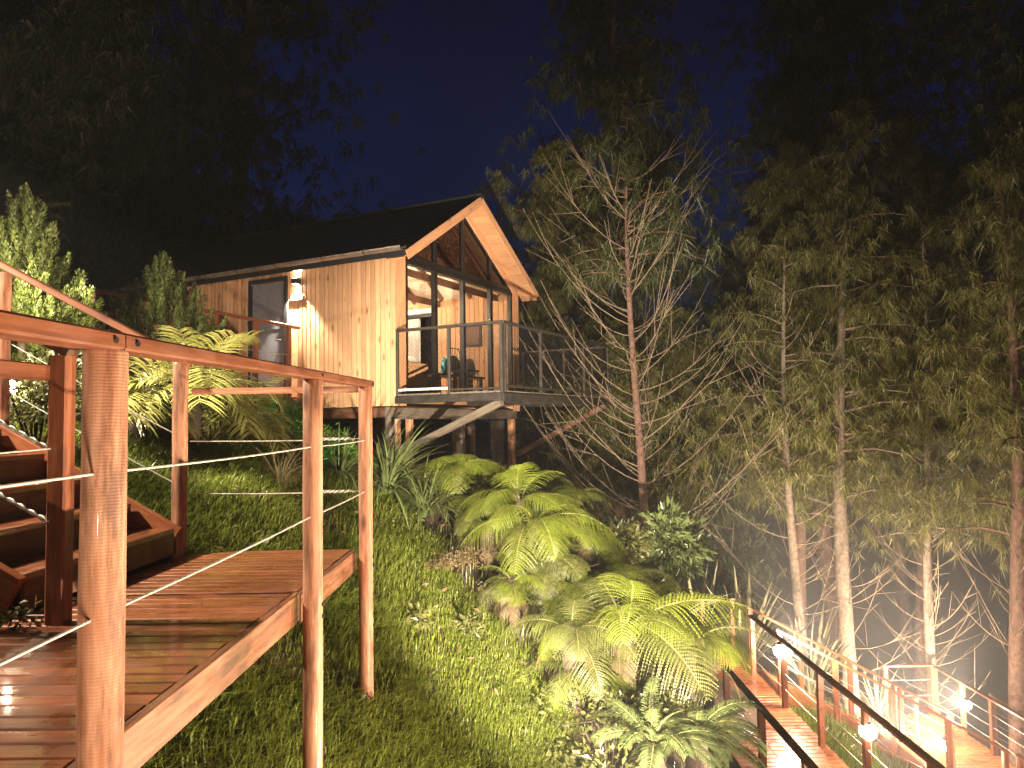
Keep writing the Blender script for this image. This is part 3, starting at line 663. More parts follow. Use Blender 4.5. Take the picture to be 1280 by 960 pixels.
# ------------------------------------------------------------------ lower walkway, its stairs and the second walkway
def walkway(label, x0, x1, y0, y1, z, pitch=.122, wd=.11):
    wk = thing('timber_walkway', label, 'walkway', ((x0 + x1) / 2, (y0 + y1) / 2, z))
    y = y1 - wd / 2
    while y > y0:
        plank('plank', (x0, y, z - .016), (x1 + random.uniform(-.01, .01), y, z - .016), wd, .032, M['deck'], wk, ch=.004); y -= pitch
    for x in (x0 + .03, x1 - .03): plank('joist', (x, y0, z - .11), (x, y1, z - .11), .05, .15, M['darkwood'], wk)
    y = y0 + .6
    while y < y1:
        for x in (x0 + .12, x1 - .12):
            if G(x, y) < z - .25: plank('stilt', (x, y, G(x, y) - .2), (x, y, z - .19), .09, .09, M['rail'], wk, up=(0, 1, 0))
        y += 2.4
    return wk
def fence(label, posts, zoff0, rail_h=1.05, rail=True, railmat='rail', wires=(.3, .55, .8), group=None, pw=.085, name='timber_railing'):
    fn = thing(name, label, 'railing', tuple(posts[0]), group)
    for p in posts: plank('post', (p[0], p[1], p[2] - zoff0), (p[0], p[1], p[2] + rail_h - .022), pw, pw, M['rail'], fn, up=(0, 1, 0), ch=.006)
    if rail:
        a, b = np.array(posts[0], float), np.array(posts[-1], float); d = (b - a) / np.linalg.norm(b - a)
        plank('handrail', a - d * .06 + (0, 0, rail_h), b + d * .06 + (0, 0, rail_h), .095, .045, M[railmat], fn)
    for h in wires:
        for p, q in zip(posts[:-1], posts[1:]):
            cable('cable', np.array(p, float) + (0, 0, h), np.array(q, float) + (0, 0, h), .004, M['rope'], fn, .012, 5)
    return fn
Z1 = -4.67
walkway('wet reddish timber walkway running below the ferns', 3.02, 4.45, -2.0, 15.5, Z1)
fence('right hand railing of the lower walkway carrying two bright lamps', [(4.37, yy, Z1) for yy in (14.05, 12.45, 11.0, 9.6, 8.1, 6.6, 5.1, 3.6, 2.1, .6, -.9)], .2, 1.05, railmat='darkwood')
fence('dark topped railing on the fern side of the lower walkway', [(3.08, yy, Z1) for yy in (11.2, 9.65, 8.2, 6.8, 5.3, 3.8, 2.3, .8, -.7)], .2, 1.05, railmat='darkwood', wires=(.35, .7))
fence('short end railing closing the lower walkway before the flax plants', [(3.1, 15.45, Z1), (3.8, 15.45, Z1), (4.4, 15.45, Z1)], .2, 1.05, wires=(.4, .75))
# stairs down from walkway one to walkway two
st2 = thing('timber_stairs', 'red timber stairs descending right between the two lower walkways', 'stairs', (6.5, 14, -5.6))
n2, Z2 = 13, -6.85
for i in range(n2):
    x = 4.47 + i * .305; z = Z1 - .165 * (i + 1)
    plank('tread', (x + .15, 13.2, z - .018), (x + .15, 14.7, z - .018), .28, .035, M['stair'], st2)
    plank('riser', (x + .01, 13.2, z + .085), (x + .01, 14.7, z + .085), .02, .12, M['stair'], st2)
for yy in (13.17, 14.73): plank('stringer', (4.47, yy, Z1 - .12), (4.47 + n2 * .305, yy, Z1 - .12 - .165 * n2), .045, .24, M['stair'], st2)
sp = [(4.55 + i * .95, 13.15, Z1 - .05 - i * .95 * .541) for i in range(5)]
fence('sloping reddish railing on the near side of the lower stairs', sp, .5, 1.08, wires=(.3, .55, .8), name='stair_railing')
sp = [(4.55 + i * .95, 14.75, Z1 - .05 - i * .95 * .541) for i in range(5)]
fence('sloping railing on the far side of the lower stairs', sp, .5, 1.08, wires=(.3, .55, .8), name='stair_railing')
walkway('far lower timber walkway ending in a railed platform', 8.45, 9.75, 6.0, 17.75, Z2)
fence('end railing like a gate frame at the far lower walkway', [(8.55, 17.7, Z2), (9.65, 17.7, Z2)], .2, 1.12, wires=(.45, .8), pw=.1)
fence('low posts without handrail on the left edge of the far platform', [(8.5, 17.1, Z2), (8.5, 16.3, Z2)], .2, .92, rail=False, wires=())
fence('right hand railing of the far lower walkway', [(9.68, yy, Z2) for yy in (17.65, 16.6, 15.6, 14.4, 13.2, 12, 10.8, 9.6)], .2, 1.1, railmat='darkwood')
fence('left hand railing of the far lower walkway near the stairs', [(8.5, yy, Z2) for yy in (13.0, 11.7, 10.4, 9.1)], .2, 1.1)
fence('reddish railing descending right beyond the far walkway', [(9.9 + i * 1.1, 15.9 - i * .1, Z2 - .05 - i * .6) for i in range(4)], .5, 1.1, name='stair_railing')
st3 = thing('timber_stairs', 'timber stairs leaving the far walkway beside the thick shaggy trunk', 'stairs', (11, 15.2, -8))
for i in range(9):
    plank('tread', (9.95 + i * .31, 14.4, Z2 - .17 * (i + 1)), (9.95 + i * .31, 15.8, Z2 - .17 * (i + 1)), .29, .04, M['stair'], st3)

def path_lamp(label, x, y, z, side, power, aim):
    lp = thing('path_lamp', label, 'lamp', (x, y, z), 'lamps along the lower walkways')
    b = MB(); b.box((x + side * .05, y, z + .02), (.05, .06, .10)); b.build('bracket', M['black'], lp)
    b = MB(); b.tube([(x + side * .10, y, z + .12), (x + side * .10, y, z + .105), (x + side * .10, y, z + .08)], [.03, .045, .05], 12); b.build('cap', M['black'], lp)
    b = MB(); b.tube([(x + side * .10, y, z + .08), (x + side * .10, y, z + .02), (x + side * .10, y, z - .06), (x + side * .10, y, z - .12)], [.045, .10, .10, .045], 18); b.build('bulb', M['bulb'], lp)
    p = np.array((x + side * .27, y - .03, z - .02))
    lamp('path_light', 'SPOT', p, power, lp, WARM, .05, p + np.array(aim), 125, .7)
    if side > 0 or y > 8: lamp('spill_light', 'POINT', p, power * .11, lp, WARM, .05)
def at_lamp(lb, px, py, Yd, side, aim):
    c = at(px, py, Yd); path_lamp(lb, c[0] - side * .10, Yd, c[2], side, P_PATH, aim)
at_lamp('bright lamp highest on the walkway railing next to the flax', 975, 812, 12.45, 1, (.45, 1., .28))
at_lamp('bright lamp on the walkway railing above the grass strip', 1085, 912, 9.6, 1, (1, .7, .3))
at_lamp('bright lamp at the foot of the lower stairs', 1180, 930, 14.5, -1, (.2, 1.0, .25))
at_lamp('bright lamp on the far walkway right railing by the pine trunk', 1207, 880, 15.6, -1, (.4, 1., .3))
for yy, pw, lb in ((6.2, P_NEAR, 'assumed lamp on the walkway railing, out of view, one lamp nearer than the grass strip'), (3.3, P_NEAR, 'assumed lamp on the walkway railing, out of view below the near deck'), (.4, P_NEAR, 'assumed lamp on the walkway railing, out of view almost beneath the viewer')):
    path_lamp(lb, 4.41, yy, Z1 + .80, -1, pw, (-1, .15, .66))  # assumed lamps out of view, added to light posts and rails from below

# assumed floodlight added on the lawn, unseen below the view, to brighten the ferns, the bank and the cabin
fx, fy = .55, 2.4; fz = G(fx, fy); ft = -1.78
bfl = thing('added_flood_lamp', 'assumed floodlight on a post low on the lawn, added out of view, aimed along the bank at the ferns', 'lamp', (fx, fy, fz))
log('stake', (fx, fy - .12, fz - .2), (fx, fy - .12, ft - .09), .025, M['black'], bfl)
b = MB(); b.beam((fx, fy - .22, ft), (fx, fy - .05, ft), .22, .16, ch=.02); b.build('housing', M['black'], bfl)
lamp('added_flood_light', 'SPOT', (fx, fy, ft), P_BANK, bfl, (1, .85, .64), .06, (fx + .45, fy + 10, ft + 1.55), 54, .6)
# garden lamp glinting beside the larger cypress, and further on two added floodlights out of view and an added fill light behind the viewer
lpos = at(15, 484, 6.1)
gsl = thing('garden_lamp', 'small garden lamp glinting beside the larger cypress above the stairs', 'lamp', (lpos[0], lpos[1], G(lpos[0], lpos[1])))
log('stake', (lpos[0], lpos[1], G(lpos[0], lpos[1]) - .2), lpos - np.array([0, 0, .05]), .018, M['black'], gsl)
b = MB(); b.tube([lpos + (0, 0, .05), lpos + (0, 0, .02), lpos + (0, 0, -.03), lpos + (0, 0, -.05)], [.015, .035, .035, .012], 12); b.build('bulb', M['bulb'], gsl)
lamp('garden_light', 'POINT', lpos + (.05, -.1, .02), 40.0, gsl, (1, .84, .58), .05)
sp_ = np.array((-5.4, 3.7, 2.9)); g0 = G(sp_[0], sp_[1])  # assumed floodlight out of view, added to brighten the bank grass and deck
stl = thing('added_flood_lamp', 'assumed floodlight on a post at the top of the deck stairs, added out of view, aimed across the bank', 'lamp', (sp_[0], sp_[1], g0))
log('stake', (sp_[0] - .28, sp_[1] - .1, g0 - .2), (sp_[0] - .28, sp_[1] - .1, sp_[2] + .02), .03, M['black'], stl)
b = MB(); b.beam(sp_ - np.array((.36, .15, -.12)), sp_ - np.array((.2, .08, -.06)), .2, .16, ch=.02); b.build('housing', M['black'], stl)
lamp('added_flood_light', 'SPOT', sp_, P_STAIR, stl, (1, .87, .64), .12, (-2.3, 6.1, -.7), 104, .5)
s2_ = np.array((-5.25, 5.75, 2.7)); g0 = G(s2_[0], s2_[1])  # added fill spot to brighten palm and grass, post and housing invented
ptl = thing('added_flood_lamp', 'added fill floodlight beyond the stair railing, brightening the palm and the grass', 'lamp', (s2_[0], s2_[1], g0))
log('stake', (s2_[0] - .28, s2_[1] - .1, g0 - .2), (s2_[0] - .28, s2_[1] - .1, s2_[2] + .02), .03, M['black'], ptl)
b = MB(); b.beam(s2_ - np.array((.36, .15, -.12)), s2_ - np.array((.2, .08, -.06)), .2, .16, ch=.02); b.build('housing', M['black'], ptl)
lamp('added_flood_light', 'SPOT', s2_, P_PALM_FILL, ptl, (1, .87, .64), .1, (-2.1, 7.6, -.4), 46, .7)
dlp = thing('fill_lamp', 'added fill lamp out of view behind the viewer', 'lamp', (-.98, -1.6, -.6))  # unseen fitting, put in as fill for the front faces of the posts
b = MB(); b.tube([(-.98, -1.6, -.52), (-.98, -1.6, -.56), (-.98, -1.6, -.63), (-.98, -1.6, -.66)], [.02, .04, .04, .015], 12); b.build('bulb', M['bulb'], dlp)
lamp('fill_light', 'SPOT', (-.95, -1.53, -.6), P_FILL, dlp, (1, .82, .58), .06, (-.7, 4.0, .1), 140, .6)

# ------------------------------------------------------------------ plants
def rot_z(V, a):
    c, s_ = math.cos(a), math.sin(a); V = np.asarray(V); return np.stack([V[..., 0] * c - V[..., 1] * s_, V[..., 0] * s_ + V[..., 1] * c, V[..., 2]], -1)
def orient(loc, az, scale=1., roll=0., pitch=0.):
    return Matrix.Translation(Vector([float(c) for c in loc])) @ Matrix.Rotation(az, 4, 'Z') @ Matrix.Rotation(-pitch, 4, 'Y') @ Matrix.Rotation(roll, 4, 'X') @ Matrix.Scale(scale, 4)

def frond_mesh(e0, e1, seed, mat, npair=31, width=.30, npin=19, stipe=.12, droop=.35, fat=1.0):
    """unit-length fern frond: arching stalk, paired pinnae, each pinna a comb of pinnules"""
    rs = np.random.default_rng(seed); k = 40
    ang = np.linspace(e0, e1, k); ds = 1.0 / k
    P = np.zeros((k + 1, 3)); 
    for i in range(k): P[i + 1] = P[i] + ds * np.array([math.cos(ang[i]), 0, math.sin(ang[i])])
    V, Fc = [], []
    def addtri(a, b, c): n = len(V); V.extend([a, b, c]); Fc.append((n, n + 1, n + 2))
    for i in range(npair):
        u = stipe + (1 - stipe) * (i + .3) / npair; j = min(int(u * k), k - 1); base = P[j] + (P[j + 1] - P[j]) * (u * k - j)
        tg = np.array([math.cos(ang[j]), 0, math.sin(ang[j])]); nm = np.array([-tg[2], 0, tg[0]])
        x_ = (u - stipe) / (1 - stipe); Lp = width * (min(1, x_ / .22) ** .6) * (1 - x_ ** 2.2) ** .8 * (1 + rs.uniform(-.08, .08)) + .012
        for sg in (-1, 1):
            d0 = np.array([0, sg, 0]) * .93 + tg * (.30 + .25 * x_); d0 /= np.linalg.norm(d0)
            dr = droop * (1 + rs.uniform(-.3, .3)); cw_ = 1.0 / npair * .44 * fat
            prev = base; m2 = max(5, int(npin * (Lp / width) ** .6))
            for q2 in range(m2):
                a = (q2 + 1) / m2; cur = base + d0 * Lp * a - np.array([0, 0, 1]) * Lp * dr * a * a + nm * Lp * .10 * math.sin(a * 3)
                dirn = cur - prev; dirn = dirn / (np.linalg.norm(dirn) + 1e-9)
                side = np.cross(dirn, nm); side /= np.linalg.norm(side) + 1e-9
                wd_ = cw_ * (1 - .75 * a ** 1.6); st_ = np.linalg.norm(cur - prev)
                for s2 in (-1, 1):
                    tip = prev + side * s2 * wd_ + dirn * (st_ * .75) - nm * wd_ * .25
                    addtri(prev, prev + dirn * st_ * .95, tip)
                prev = cur
    me = tri_mesh('frond', np.array(V), np.array(Fc), M[mat] if mat in M else mat)
    st_b = MB(); st_b.tube(P[::5], list(np.linspace(.0075, .0018, len(P[::5]))), 5, False)
    n = len(me.vertices)
    # stalk joined as second material slot
    bmv = np.array(st_b.v); fs = []
    for q_ in st_b.f: fs += [(q_[0], q_[1], q_[2]), (q_[0], q_[2], q_[3])]
    V2 = np.concatenate([np.array(V), bmv]); F2 = np.concatenate([np.array(Fc), np.array(fs) + n])
    bpy.data.meshes.remove(me)
    me = tri_mesh('frond', V2, F2, M[mat]); me.materials.append(M['stalk'])
    mi = np.zeros(len(F2), np.int32); mi[len(Fc):] = 1
    if len(me.polygons) == len(mi): me.polygons.foreach_set('material_index', mi)
    return me
FR = [frond_mesh(R(a), R(b), i, 'fern', width=w_, droop=d_) for i, (a, b, w_, d_) in enumerate(((65, -55, .30, .35), (50, -60, .33, .45), (75, -25, .30, .25), (35, -50, .32, .5), (55, -75, .34, .55), (25, -35, .33, .4)))]
FX = [frond_mesh(R(a), R(b), i + 40, 'needlebrown', width=.2, droop=.7) for i, (a, b) in enumerate(((-30, -88), (0, -85)))]
FO = [frond_mesh(R(a), R(b), i + 20, 'fernold', width=w_, droop=d_) for i, (a, b, w_, d_) in enumerate(((60, -60, .30, .4), (40, -60, .33, .5), (20, -60, .32, .5), (55, -40, .3, .35)))]
def tree_fern(label, px, py, Yd, length, n, seed, az0=0, spread=360, old=.25, variants=None, trunk=True, pit=0.):
    c = at(px, py, Yd); gz_ = G(c[0], c[1]); rs = random.Random(seed)
    tf = thing('tree_fern', label, 'fern', (c[0], c[1], min(gz_, c[2])), 'tree ferns on the bank')
    if trunk and c[2] > gz_ + .05:
        b = MB(); b.tube([(c[0] + .03 * math.sin(i), c[1] + .03 * math.cos(i * 2), gz_ - .1 + (c[2] + .05 - gz_ + .1) * i / 7) for i in range(8)], [.10, .085, .075, .07, .07, .075, .08, .06], 12); b.build('trunk', M['fibre'], tf)
    for i in range(n):
        az = R(az0 + spread * (i + rs.uniform(-.5, .5)) / n)
        me = rs.choice(FO) if rs.random() < old else (rs.choice(FR) if variants is None else FR[rs.choice(variants)])
        place('frond', me, orient(c, az, length * rs.uniform(.62, 1.0), R(rs.uniform(-18, 18)), R(rs.uniform(-24, 16) + pit)), tf)
    for i in range(4 if trunk else 0):
        place('dead_frond', rs.choice(FX), orient(c - np.array([0, 0, .06]), R(rs.uniform(0, 360)), length * rs.uniform(.45, .8), R(rs.uniform(-20, 20))), tf)
    return tf
tree_fern('tree fern with the brightest domed yellow green frond beneath the balcony', 572, 596, 10.6, 1.15, 15, 1, old=.0, variants=(0, 1, 4))
tree_fern('yellow green tree fern in front of the cabin stilts', 650, 628, 9.6, 1.05, 14, 2, old=.1)
tree_fern('tree fern whose drooping frond points at the red barked pine', 668, 655, 9.0, 1.1, 13, 3, old=.15, variants=(1, 3, 4))
tree_fern('small tree fern beneath the right balcony brace', 722, 622, 11.2, .75, 12, 4, old=.2)
tree_fern('large tree fern with a long bare stalk above the lower walkway', 782, 785, 7.6, 1.35, 15, 5, old=.5)
tree_fern('tree fern on a shaggy black trunk at the walkway edge', 862, 812, 8.3, 1.0, 15, 6, old=.55, variants=(1, 4))
tree_fern('upright pale fern behind the large tree fern', 775, 735, 9.6, .95, 12, 7, old=.1, variants=(0, 2))
tree_fern('brownish low fern at the edge of the lawn', 690, 700, 8.6, .75, 10, 8, old=.9, variants=(3, 5))
tree_fern('olive fern overhanging the grass beside the big tree fern', 715, 790, 7.2, .85, 12, 9, old=.7)
tree_fern('low fern between the lawn and the strap leaved plant', 610, 660, 9.4, .7, 10, 10, old=.6)

for i, (lb, px, py, Yd, ln, n, od) in enumerate((
    ('small lime fern in front of the domed fern', 600, 640, 10.0, .7, 11, .1), ('lime fern between the stilts and the glossy bush', 690, 630, 11.0, .8, 12, .1),
    ('bright fern right of the drooping frond, above the lower ferns', 730, 672, 9.8, .85, 12, .1), ('fern filling the bank above the end railing', 815, 745, 11.0, .9, 12, .25),
    ('olive fern leaning over the walkway boards', 885, 790, 9.4, .8, 12, .6), ('olive fern low on the bank under the large tree fern', 740, 850, 7.3, .8, 12, .7),
    ('fern at the lawn edge below the brownish bush', 640, 730, 8.3, .6, 10, .5), ('lime fern left of the large tree fern', 705, 745, 8.4, .85, 12, .2))):
    tree_fern(lb, px, py, Yd, ln, n, 100 + i, old=od)

# strap-leaved plants: each leaf a part
def strap_mesh(e0, e1, wd, seed, fold=.3):
    k = 8; ang = np.linspace(e0, e1, k); p = np.zeros(3); V = []; 
    for i in range(k + 1):
        u = i / k; hw = wd * (.55 + 1.2 * u * (1 - u) * 1.2) * (1 - u ** 5) * .5 + .0004
        a = ang[min(i, k - 1)]; nm = np.array([-math.sin(a), 0, math.cos(a)])
        V += [p + (0, hw, 0) + nm * hw * fold, p.copy(), p + (0, -hw, 0) + nm * hw * fold]
        p = p + np.array([math.cos(a), 0, math.sin(a)]) / k
    Fc = []
    for i in range(k):
        for j in (0, 1):
            a = i * 3 + j; Fc += [(a, a + 1, a + 4), (a, a + 4, a + 3)]
    return np.array(V), np.array(Fc)
_sm = {}
def strap(name, mat, kind):
    if (mat, kind) not in _sm:
        a, b, w_ = kind; V, Fc = strap_mesh(R(a), R(b), w_, 0); _sm[(mat, kind)] = tri_mesh(name, V, Fc, M[mat], True)
    return _sm[(mat, kind)]
def strap_plant(name, label, cat, px, py, Yd, length, n, mat, kinds, seed, group=None, emin=30, emax=85, az0=0, spread=360, ground=True):
    c = at(px, py, Yd); rs = random.Random(seed)
    if ground: c[2] = min(max(c[2], G(c[0], c[1]) - .03), G(c[0], c[1]) + .08)
    pl = thing(name, label, cat, c, group)
    for i in range(n):
        az = R(az0 + rs.uniform(0, spread)); 
        place('leaf', strap('leaf', mat, rs.choice(kinds)), orient(c + np.array([math.cos(az), math.sin(az), 0]) * .03, az, length * rs.uniform(.55, 1.08), R(rs.uniform(-15, 15)), R(rs.uniform(-8, 8))), pl)
    if c[2] - G(c[0], c[1]) > 9:
        b = MB(); g0 = G(c[0], c[1]); b.tube([(c[0] - .05 * (1 - i / 4), c[1], g0 - .1 + (c[2] - g0 + .1) * i / 4) for i in range(5)], [.05, .042, .04, .04, .05], 9); b.build('stem', M['barkpale'], pl)
    return pl
fk = ((80, 66, .036), (72, 52, .038), (64, 40, .036), (85, 78, .034), (54, 20, .034))
for i, (px, py, Yd, ln, lb) in enumerate(((815, 705, 15.2, 2.3, 'pale flax half hidden behind the ferns'), (872, 742, 16.2, 2.1, 'tall pale flax behind the end railing of the lower walkway'),
      (930, 775, 16.0, 2.2, 'pale flax clump at the corner of the lower walkway'), (1012, 815, 15.6, 2.0, 'pale flax in front of the thick leaning pine trunk'), (1095, 845, 17.0, 1.2, 'small grey flax left of the gate like end railing'))):
    strap_plant('flax_plant', lb, 'plant', px, py, Yd, ln, 34, 'flax', fk, 40 + i, 'flax plants by the walkways')
yk = ((75, 0, .030), (62, -35, .028), (48, -60, .028), (82, 40, .026), (35, -65, .026), (70, -55, .024), (55, 10, .028))
strap_plant('strap_leaf_plant', 'big dark strap leaved clump beside the deck corner post', 'plant', 484, 600, 9.9, 1.2, 170, 'yucca', yk, 51)
strap_plant('strap_leaf_plant', 'arching strap leaved clump between the corner post and the domed fern', 'plant', 530, 635, 9.9, .95, 150, 'yucca', yk, 52)
strap_plant('strap_leaf_plant', 'spiky pale tipped plant under the cabin corner', 'plant', 490, 556, 11.2, .6, 46, 'flax', fk, 53)
strap_plant('strap_leaf_plant', 'strap leaved clump seen between the two far round posts', 'plant', 425, 600, 9.6, .8, 110, 'yucca', yk, 54)
dk = ((75, -10, .014), (60, -50, .014), (45, -60, .012), (80, 30, .012))
strap_plant('grass_tussock', 'dry brown grass tussock behind the far deck rail', 'grass tussock', 350, 625, 8.0, .62, 190, 'drygrass', dk, 55)
strap_plant('grass_tussock', 'small dry tussock on the slope below the palm', 'grass tussock', 262, 560, 8.0, .45, 80, 'drygrass', dk, 56)

# palms
def palm_frond(e0, e1, seed, mat, npair=19, ll=.46, dr=.42, w_=.0125):
    rs = np.random.default_rng(seed); k = 30; ang = np.linspace(e0, e1, k); P = np.zeros((k + 1, 3))
    for i in range(k): P[i + 1] = P[i] + np.array([math.cos(ang[i]), 0, math.sin(ang[i])]) / k
    V, Fc = [], []
    for i in range(npair):
        u = .12 + .87 * i / (npair - 1); j = min(int(u * k), k - 1); base = P[j]; tg = np.array([math.cos(ang[j]), 0, math.sin(ang[j])]); nm = np.array([-tg[2], 0, tg[0]])
        L_ = ll * (.45 + 1.6 * u * (1.08 - u)) * rs.uniform(.85, 1.1)
        for sg in (-1, 1):
            d = np.array([0, sg * .75, 0]) + tg * .62 + nm * .28; d /= np.linalg.norm(d); sd = np.cross(d, nm); sd /= np.linalg.norm(sd)
            n = len(V); pts = [base + d * L_ * a - np.array([0, 0, dr * L_ * a * a]) for a in (0, .4, .75, 1)]
            V += [pts[0] + sd * w_ * .4, pts[0] - sd * w_ * .4, pts[1] + sd * w_, pts[1] - sd * w_, pts[2] + sd * w_ * .7, pts[2] - sd * w_ * .7, pts[3]]
            Fc += [(n, n + 1, n + 3), (n, n + 3, n + 2), (n + 2, n + 3, n + 5), (n + 2, n + 5, n + 4), (n + 4, n + 5, n + 6)]
    st_b = MB(); st_b.tube(P[::5], list(np.linspace(.014, .003, len(P[::5]))), 5, False); fs = []
    for q_ in st_b.f: fs += [(q_[0], q_[1], q_[2]), (q_[0], q_[2], q_[3])]
    nf = len(Fc); V2 = np.concatenate([np.array(V), np.array(st_b.v)]); F2 = np.concatenate([np.array(Fc), np.array(fs) + len(V)])
    me = tri_mesh('frond', V2, F2, M[mat]); me.materials.append(M['stalk']); mi = np.zeros(len(F2), np.int32); mi[nf:] = 1
    if len(me.polygons) == len(mi): me.polygons.foreach_set('material_index', mi)
    return me
PF = [palm_frond(R(a), R(b), 60 + i, 'palm') for i, (a, b) in enumerate(((78, -25), (62, -50), (48, -55), (84, 15), (32, -55)))]
PD = [palm_frond(R(a), R(b), 70 + i, 'yucca', ll=.22, npair=34) for i, (a, b) in enumerate(((70, -30), (50, -40), (35, -30), (80, 20)))]
def palm(label, px, py, Yd, length, n, seed, meshes, group=None):
    c = at(px, py, Yd); rs = random.Random(seed); g0 = G(c[0], c[1]); pm = thing('palm', label, 'palm', (c[0], c[1], min(g0, c[2])), group)
    if c[2] > g0: 
        b = MB(); b.tube([(c[0], c[1], g0 - .1 + (c[2] - g0 + .1) * i / 5) for i in range(6)], [.11, .10, .095, .10, .11, .07], 12); b.build('trunk', M['fibre'], pm)
    for i in range(n):
        place('frond', rs.choice(meshes), orient(c, R(360 * i / n + rs.uniform(-14, 14)), length * rs.uniform(.8, 1.1), R(rs.uniform(-15, 15)), R(rs.uniform(-12, 12))), pm)
palm('feathery palm with arching yellow green fronds behind the deck stairs', 238, 500, 7.6, 1.0, 26, 1, PF)
palm('smaller feathery palm in front of the cabin bridge', 300, 530, 8.6, .75, 18, 2, PF)
palm('low palm left of the near turned post', 170, 520, 7.2, .75, 16, 3, PF)
palm('dark cycad with stiff fronds beside the lower walkway', 872, 925, 6.4, .62, 24, 4, PD)
palm('small dark cycad on the bank in the bottom of the view', 815, 935, 6.0, .55, 20, 5, PD)
palm('dim palm high up the slope behind the bigger cypress', 0, 300, 11.0, 1.2, 14, 6, PD)

# leafy shrubs: leaf faces spread through an uneven volume
def leaf_cloud(c, rad, n, size, seed, lumps=6, flat=.8, long=1.8):
    rs = np.random.default_rng(seed); lc = rs.normal(0, .42, (lumps, 3)) * np.array(rad); lr = rs.uniform(.35, .6, lumps)
    i = rs.integers(0, lumps, n); d = rs.normal(0, 1, (n, 3)); d /= np.linalg.norm(d, axis=1)[:, None]
    p = lc[i] + d * (lr[i] * rs.uniform(.55, 1.05, n))[:, None] * np.array(rad); p[:, 2] = np.abs(p[:, 2] + rad[2] * .35)
    ax = d + rs.normal(0, .5, (n, 3)) + np.array([0, 0, -.15]); ax /= np.linalg.norm(ax, axis=1)[:, None]
    sd = np.cross(ax, rs.normal(0, 1, (n, 3))); sd /= np.linalg.norm(sd, axis=1)[:, None]; nm = np.cross(ax, sd)
    L_ = size * rs.uniform(.6, 1.3, n)[:, None]; W_ = L_ / long * .5
    P = np.asarray(c) + p
    V = np.stack([P, P + ax * L_ * .5 + sd * W_ + nm * W_ * .25, P + ax * L_ - nm * W_ * .4, P + ax * L_ * .5 - sd * W_ + nm * W_ * .25], 1).reshape(-1, 3)
    b0 = np.arange(n) * 4
    return V, np.concatenate([np.stack([b0, b0 + 1, b0 + 2], 1), np.stack([b0, b0 + 2, b0 + 3], 1)])
def shrub(label, px, py, Yd, rad, n, size, mat, seed, name='shrub', long=1.8, group=None, lift=.25):
    c = at(px, py, Yd); g0 = G(c[0], c[1]); c[2] = max(g0 - .05, min(c[2], g0 + lift)); sh = thing(name, label, 'shrub', c, group)
    V, Fc = leaf_cloud(c, rad, n, size, seed, long=long); place('foliage', tri_mesh('foliage', V, Fc, M[mat]), None, sh)
    b = MB(); rs = random.Random(seed)
    for i in range(7 if rad[2] > .16 else 0):
        b.tube([np.array([c[0], c[1], g0 - .1]), c + np.array([rs.uniform(-.3, .3) * rad[0], rs.uniform(-.3, .3) * rad[1], rad[2] * .5]), c + np.array([rs.uniform(-.8, .8) * rad[0], rs.uniform(-.8, .8) * rad[1], rad[2] * 1.0])], [.013, .008, .003], 5)
    if b.v: b.build('stems', M['fibre'], sh)
shrub('vivid green bush between the deck posts below the cabin wall', 348, 545, 10.2, (.65, .6, .5), 2600, .075, 'bright', 1, long=4)
shrub('vivid green bush half hidden behind the second round post', 422, 575, 9.8, (.45, .5, .4), 1500, .075, 'bright', 2, long=4)
shrub('glossy broad leaved bush with pale edged leaves right of the ferns', 775, 690, 11.2, (.66, .6, .8), 1700, .15, 'broad', 3, long=2.4, lift=1.3)
shrub('glossy broad leaved bush at the end of the fern bank', 800, 735, 12.2, (.65, .5, .6), 1300, .14, 'broad', 4, long=2.4, lift=1.0)
shrub('dull green undergrowth beneath the ferns', 690, 735, 8.9, (.8, .7, .35), 1900, .09, 'scrub', 5, lift=.6)
shrub('pale leaved undergrowth around the upright fern', 745, 735, 9.8, (.8, .7, .5), 2200, .09, 'scrub', 6, lift=.9)
shrub('undergrowth tangle between fern stalks at the bank edge', 805, 850, 7.4, (.7, .8, .35), 1900, .07, 'scrub', 7, lift=.5)
shrub('leafy undergrowth at the bottom of the bank beside the cycads', 760, 905, 6.6, (.7, .7, .3), 1700, .07, 'scrub', 8)
shrub('dark undergrowth below the cabin stilts', 600, 600, 11.6, (.9, .8, .4), 1600, .10, 'scrub', 9)
shrub('brownish undergrowth left of the tree stalks', 575, 690, 8.6, (.55, .5, .14), 1600, .035, 'needlebrown', 10, long=4)
shrub('rounded olive bush behind the near stair wires', 45, 490, 5.9, (.55, .5, .42), 1700, .06, 'scrub', 11)
shrub('mound of olive foliage under the smaller cypress', 140, 420, 9.6, (1.0, .7, .2), 1800, .07, 'needle', 12, long=4)
for i, (lb, px, py, Yd) in enumerate((('small weed rosette in the lawn right of the corner post', 520, 780, 6.9), ('leafy weed in the lawn below the brownish bush', 590, 790, 7.4), ('weed tuft in the shaded grass beside the second round post', 450, 930, 5.2))):
    shrub(lb, px, py, Yd, (.16, .16, .10), 110, .07, 'scrub', 90 + i, name='weed', long=2.2)
shrub('little weed with round leaves beside the lowest stringer', 14, 735, 3.35, (.12, .10, .08), 60, .038, 'scrub', 13, long=1.5)
shrub('leafy bush below the flax on the far bank', 845, 775, 13.4, (.8, .7, .45), 1400, .10, 'scrub', 14)

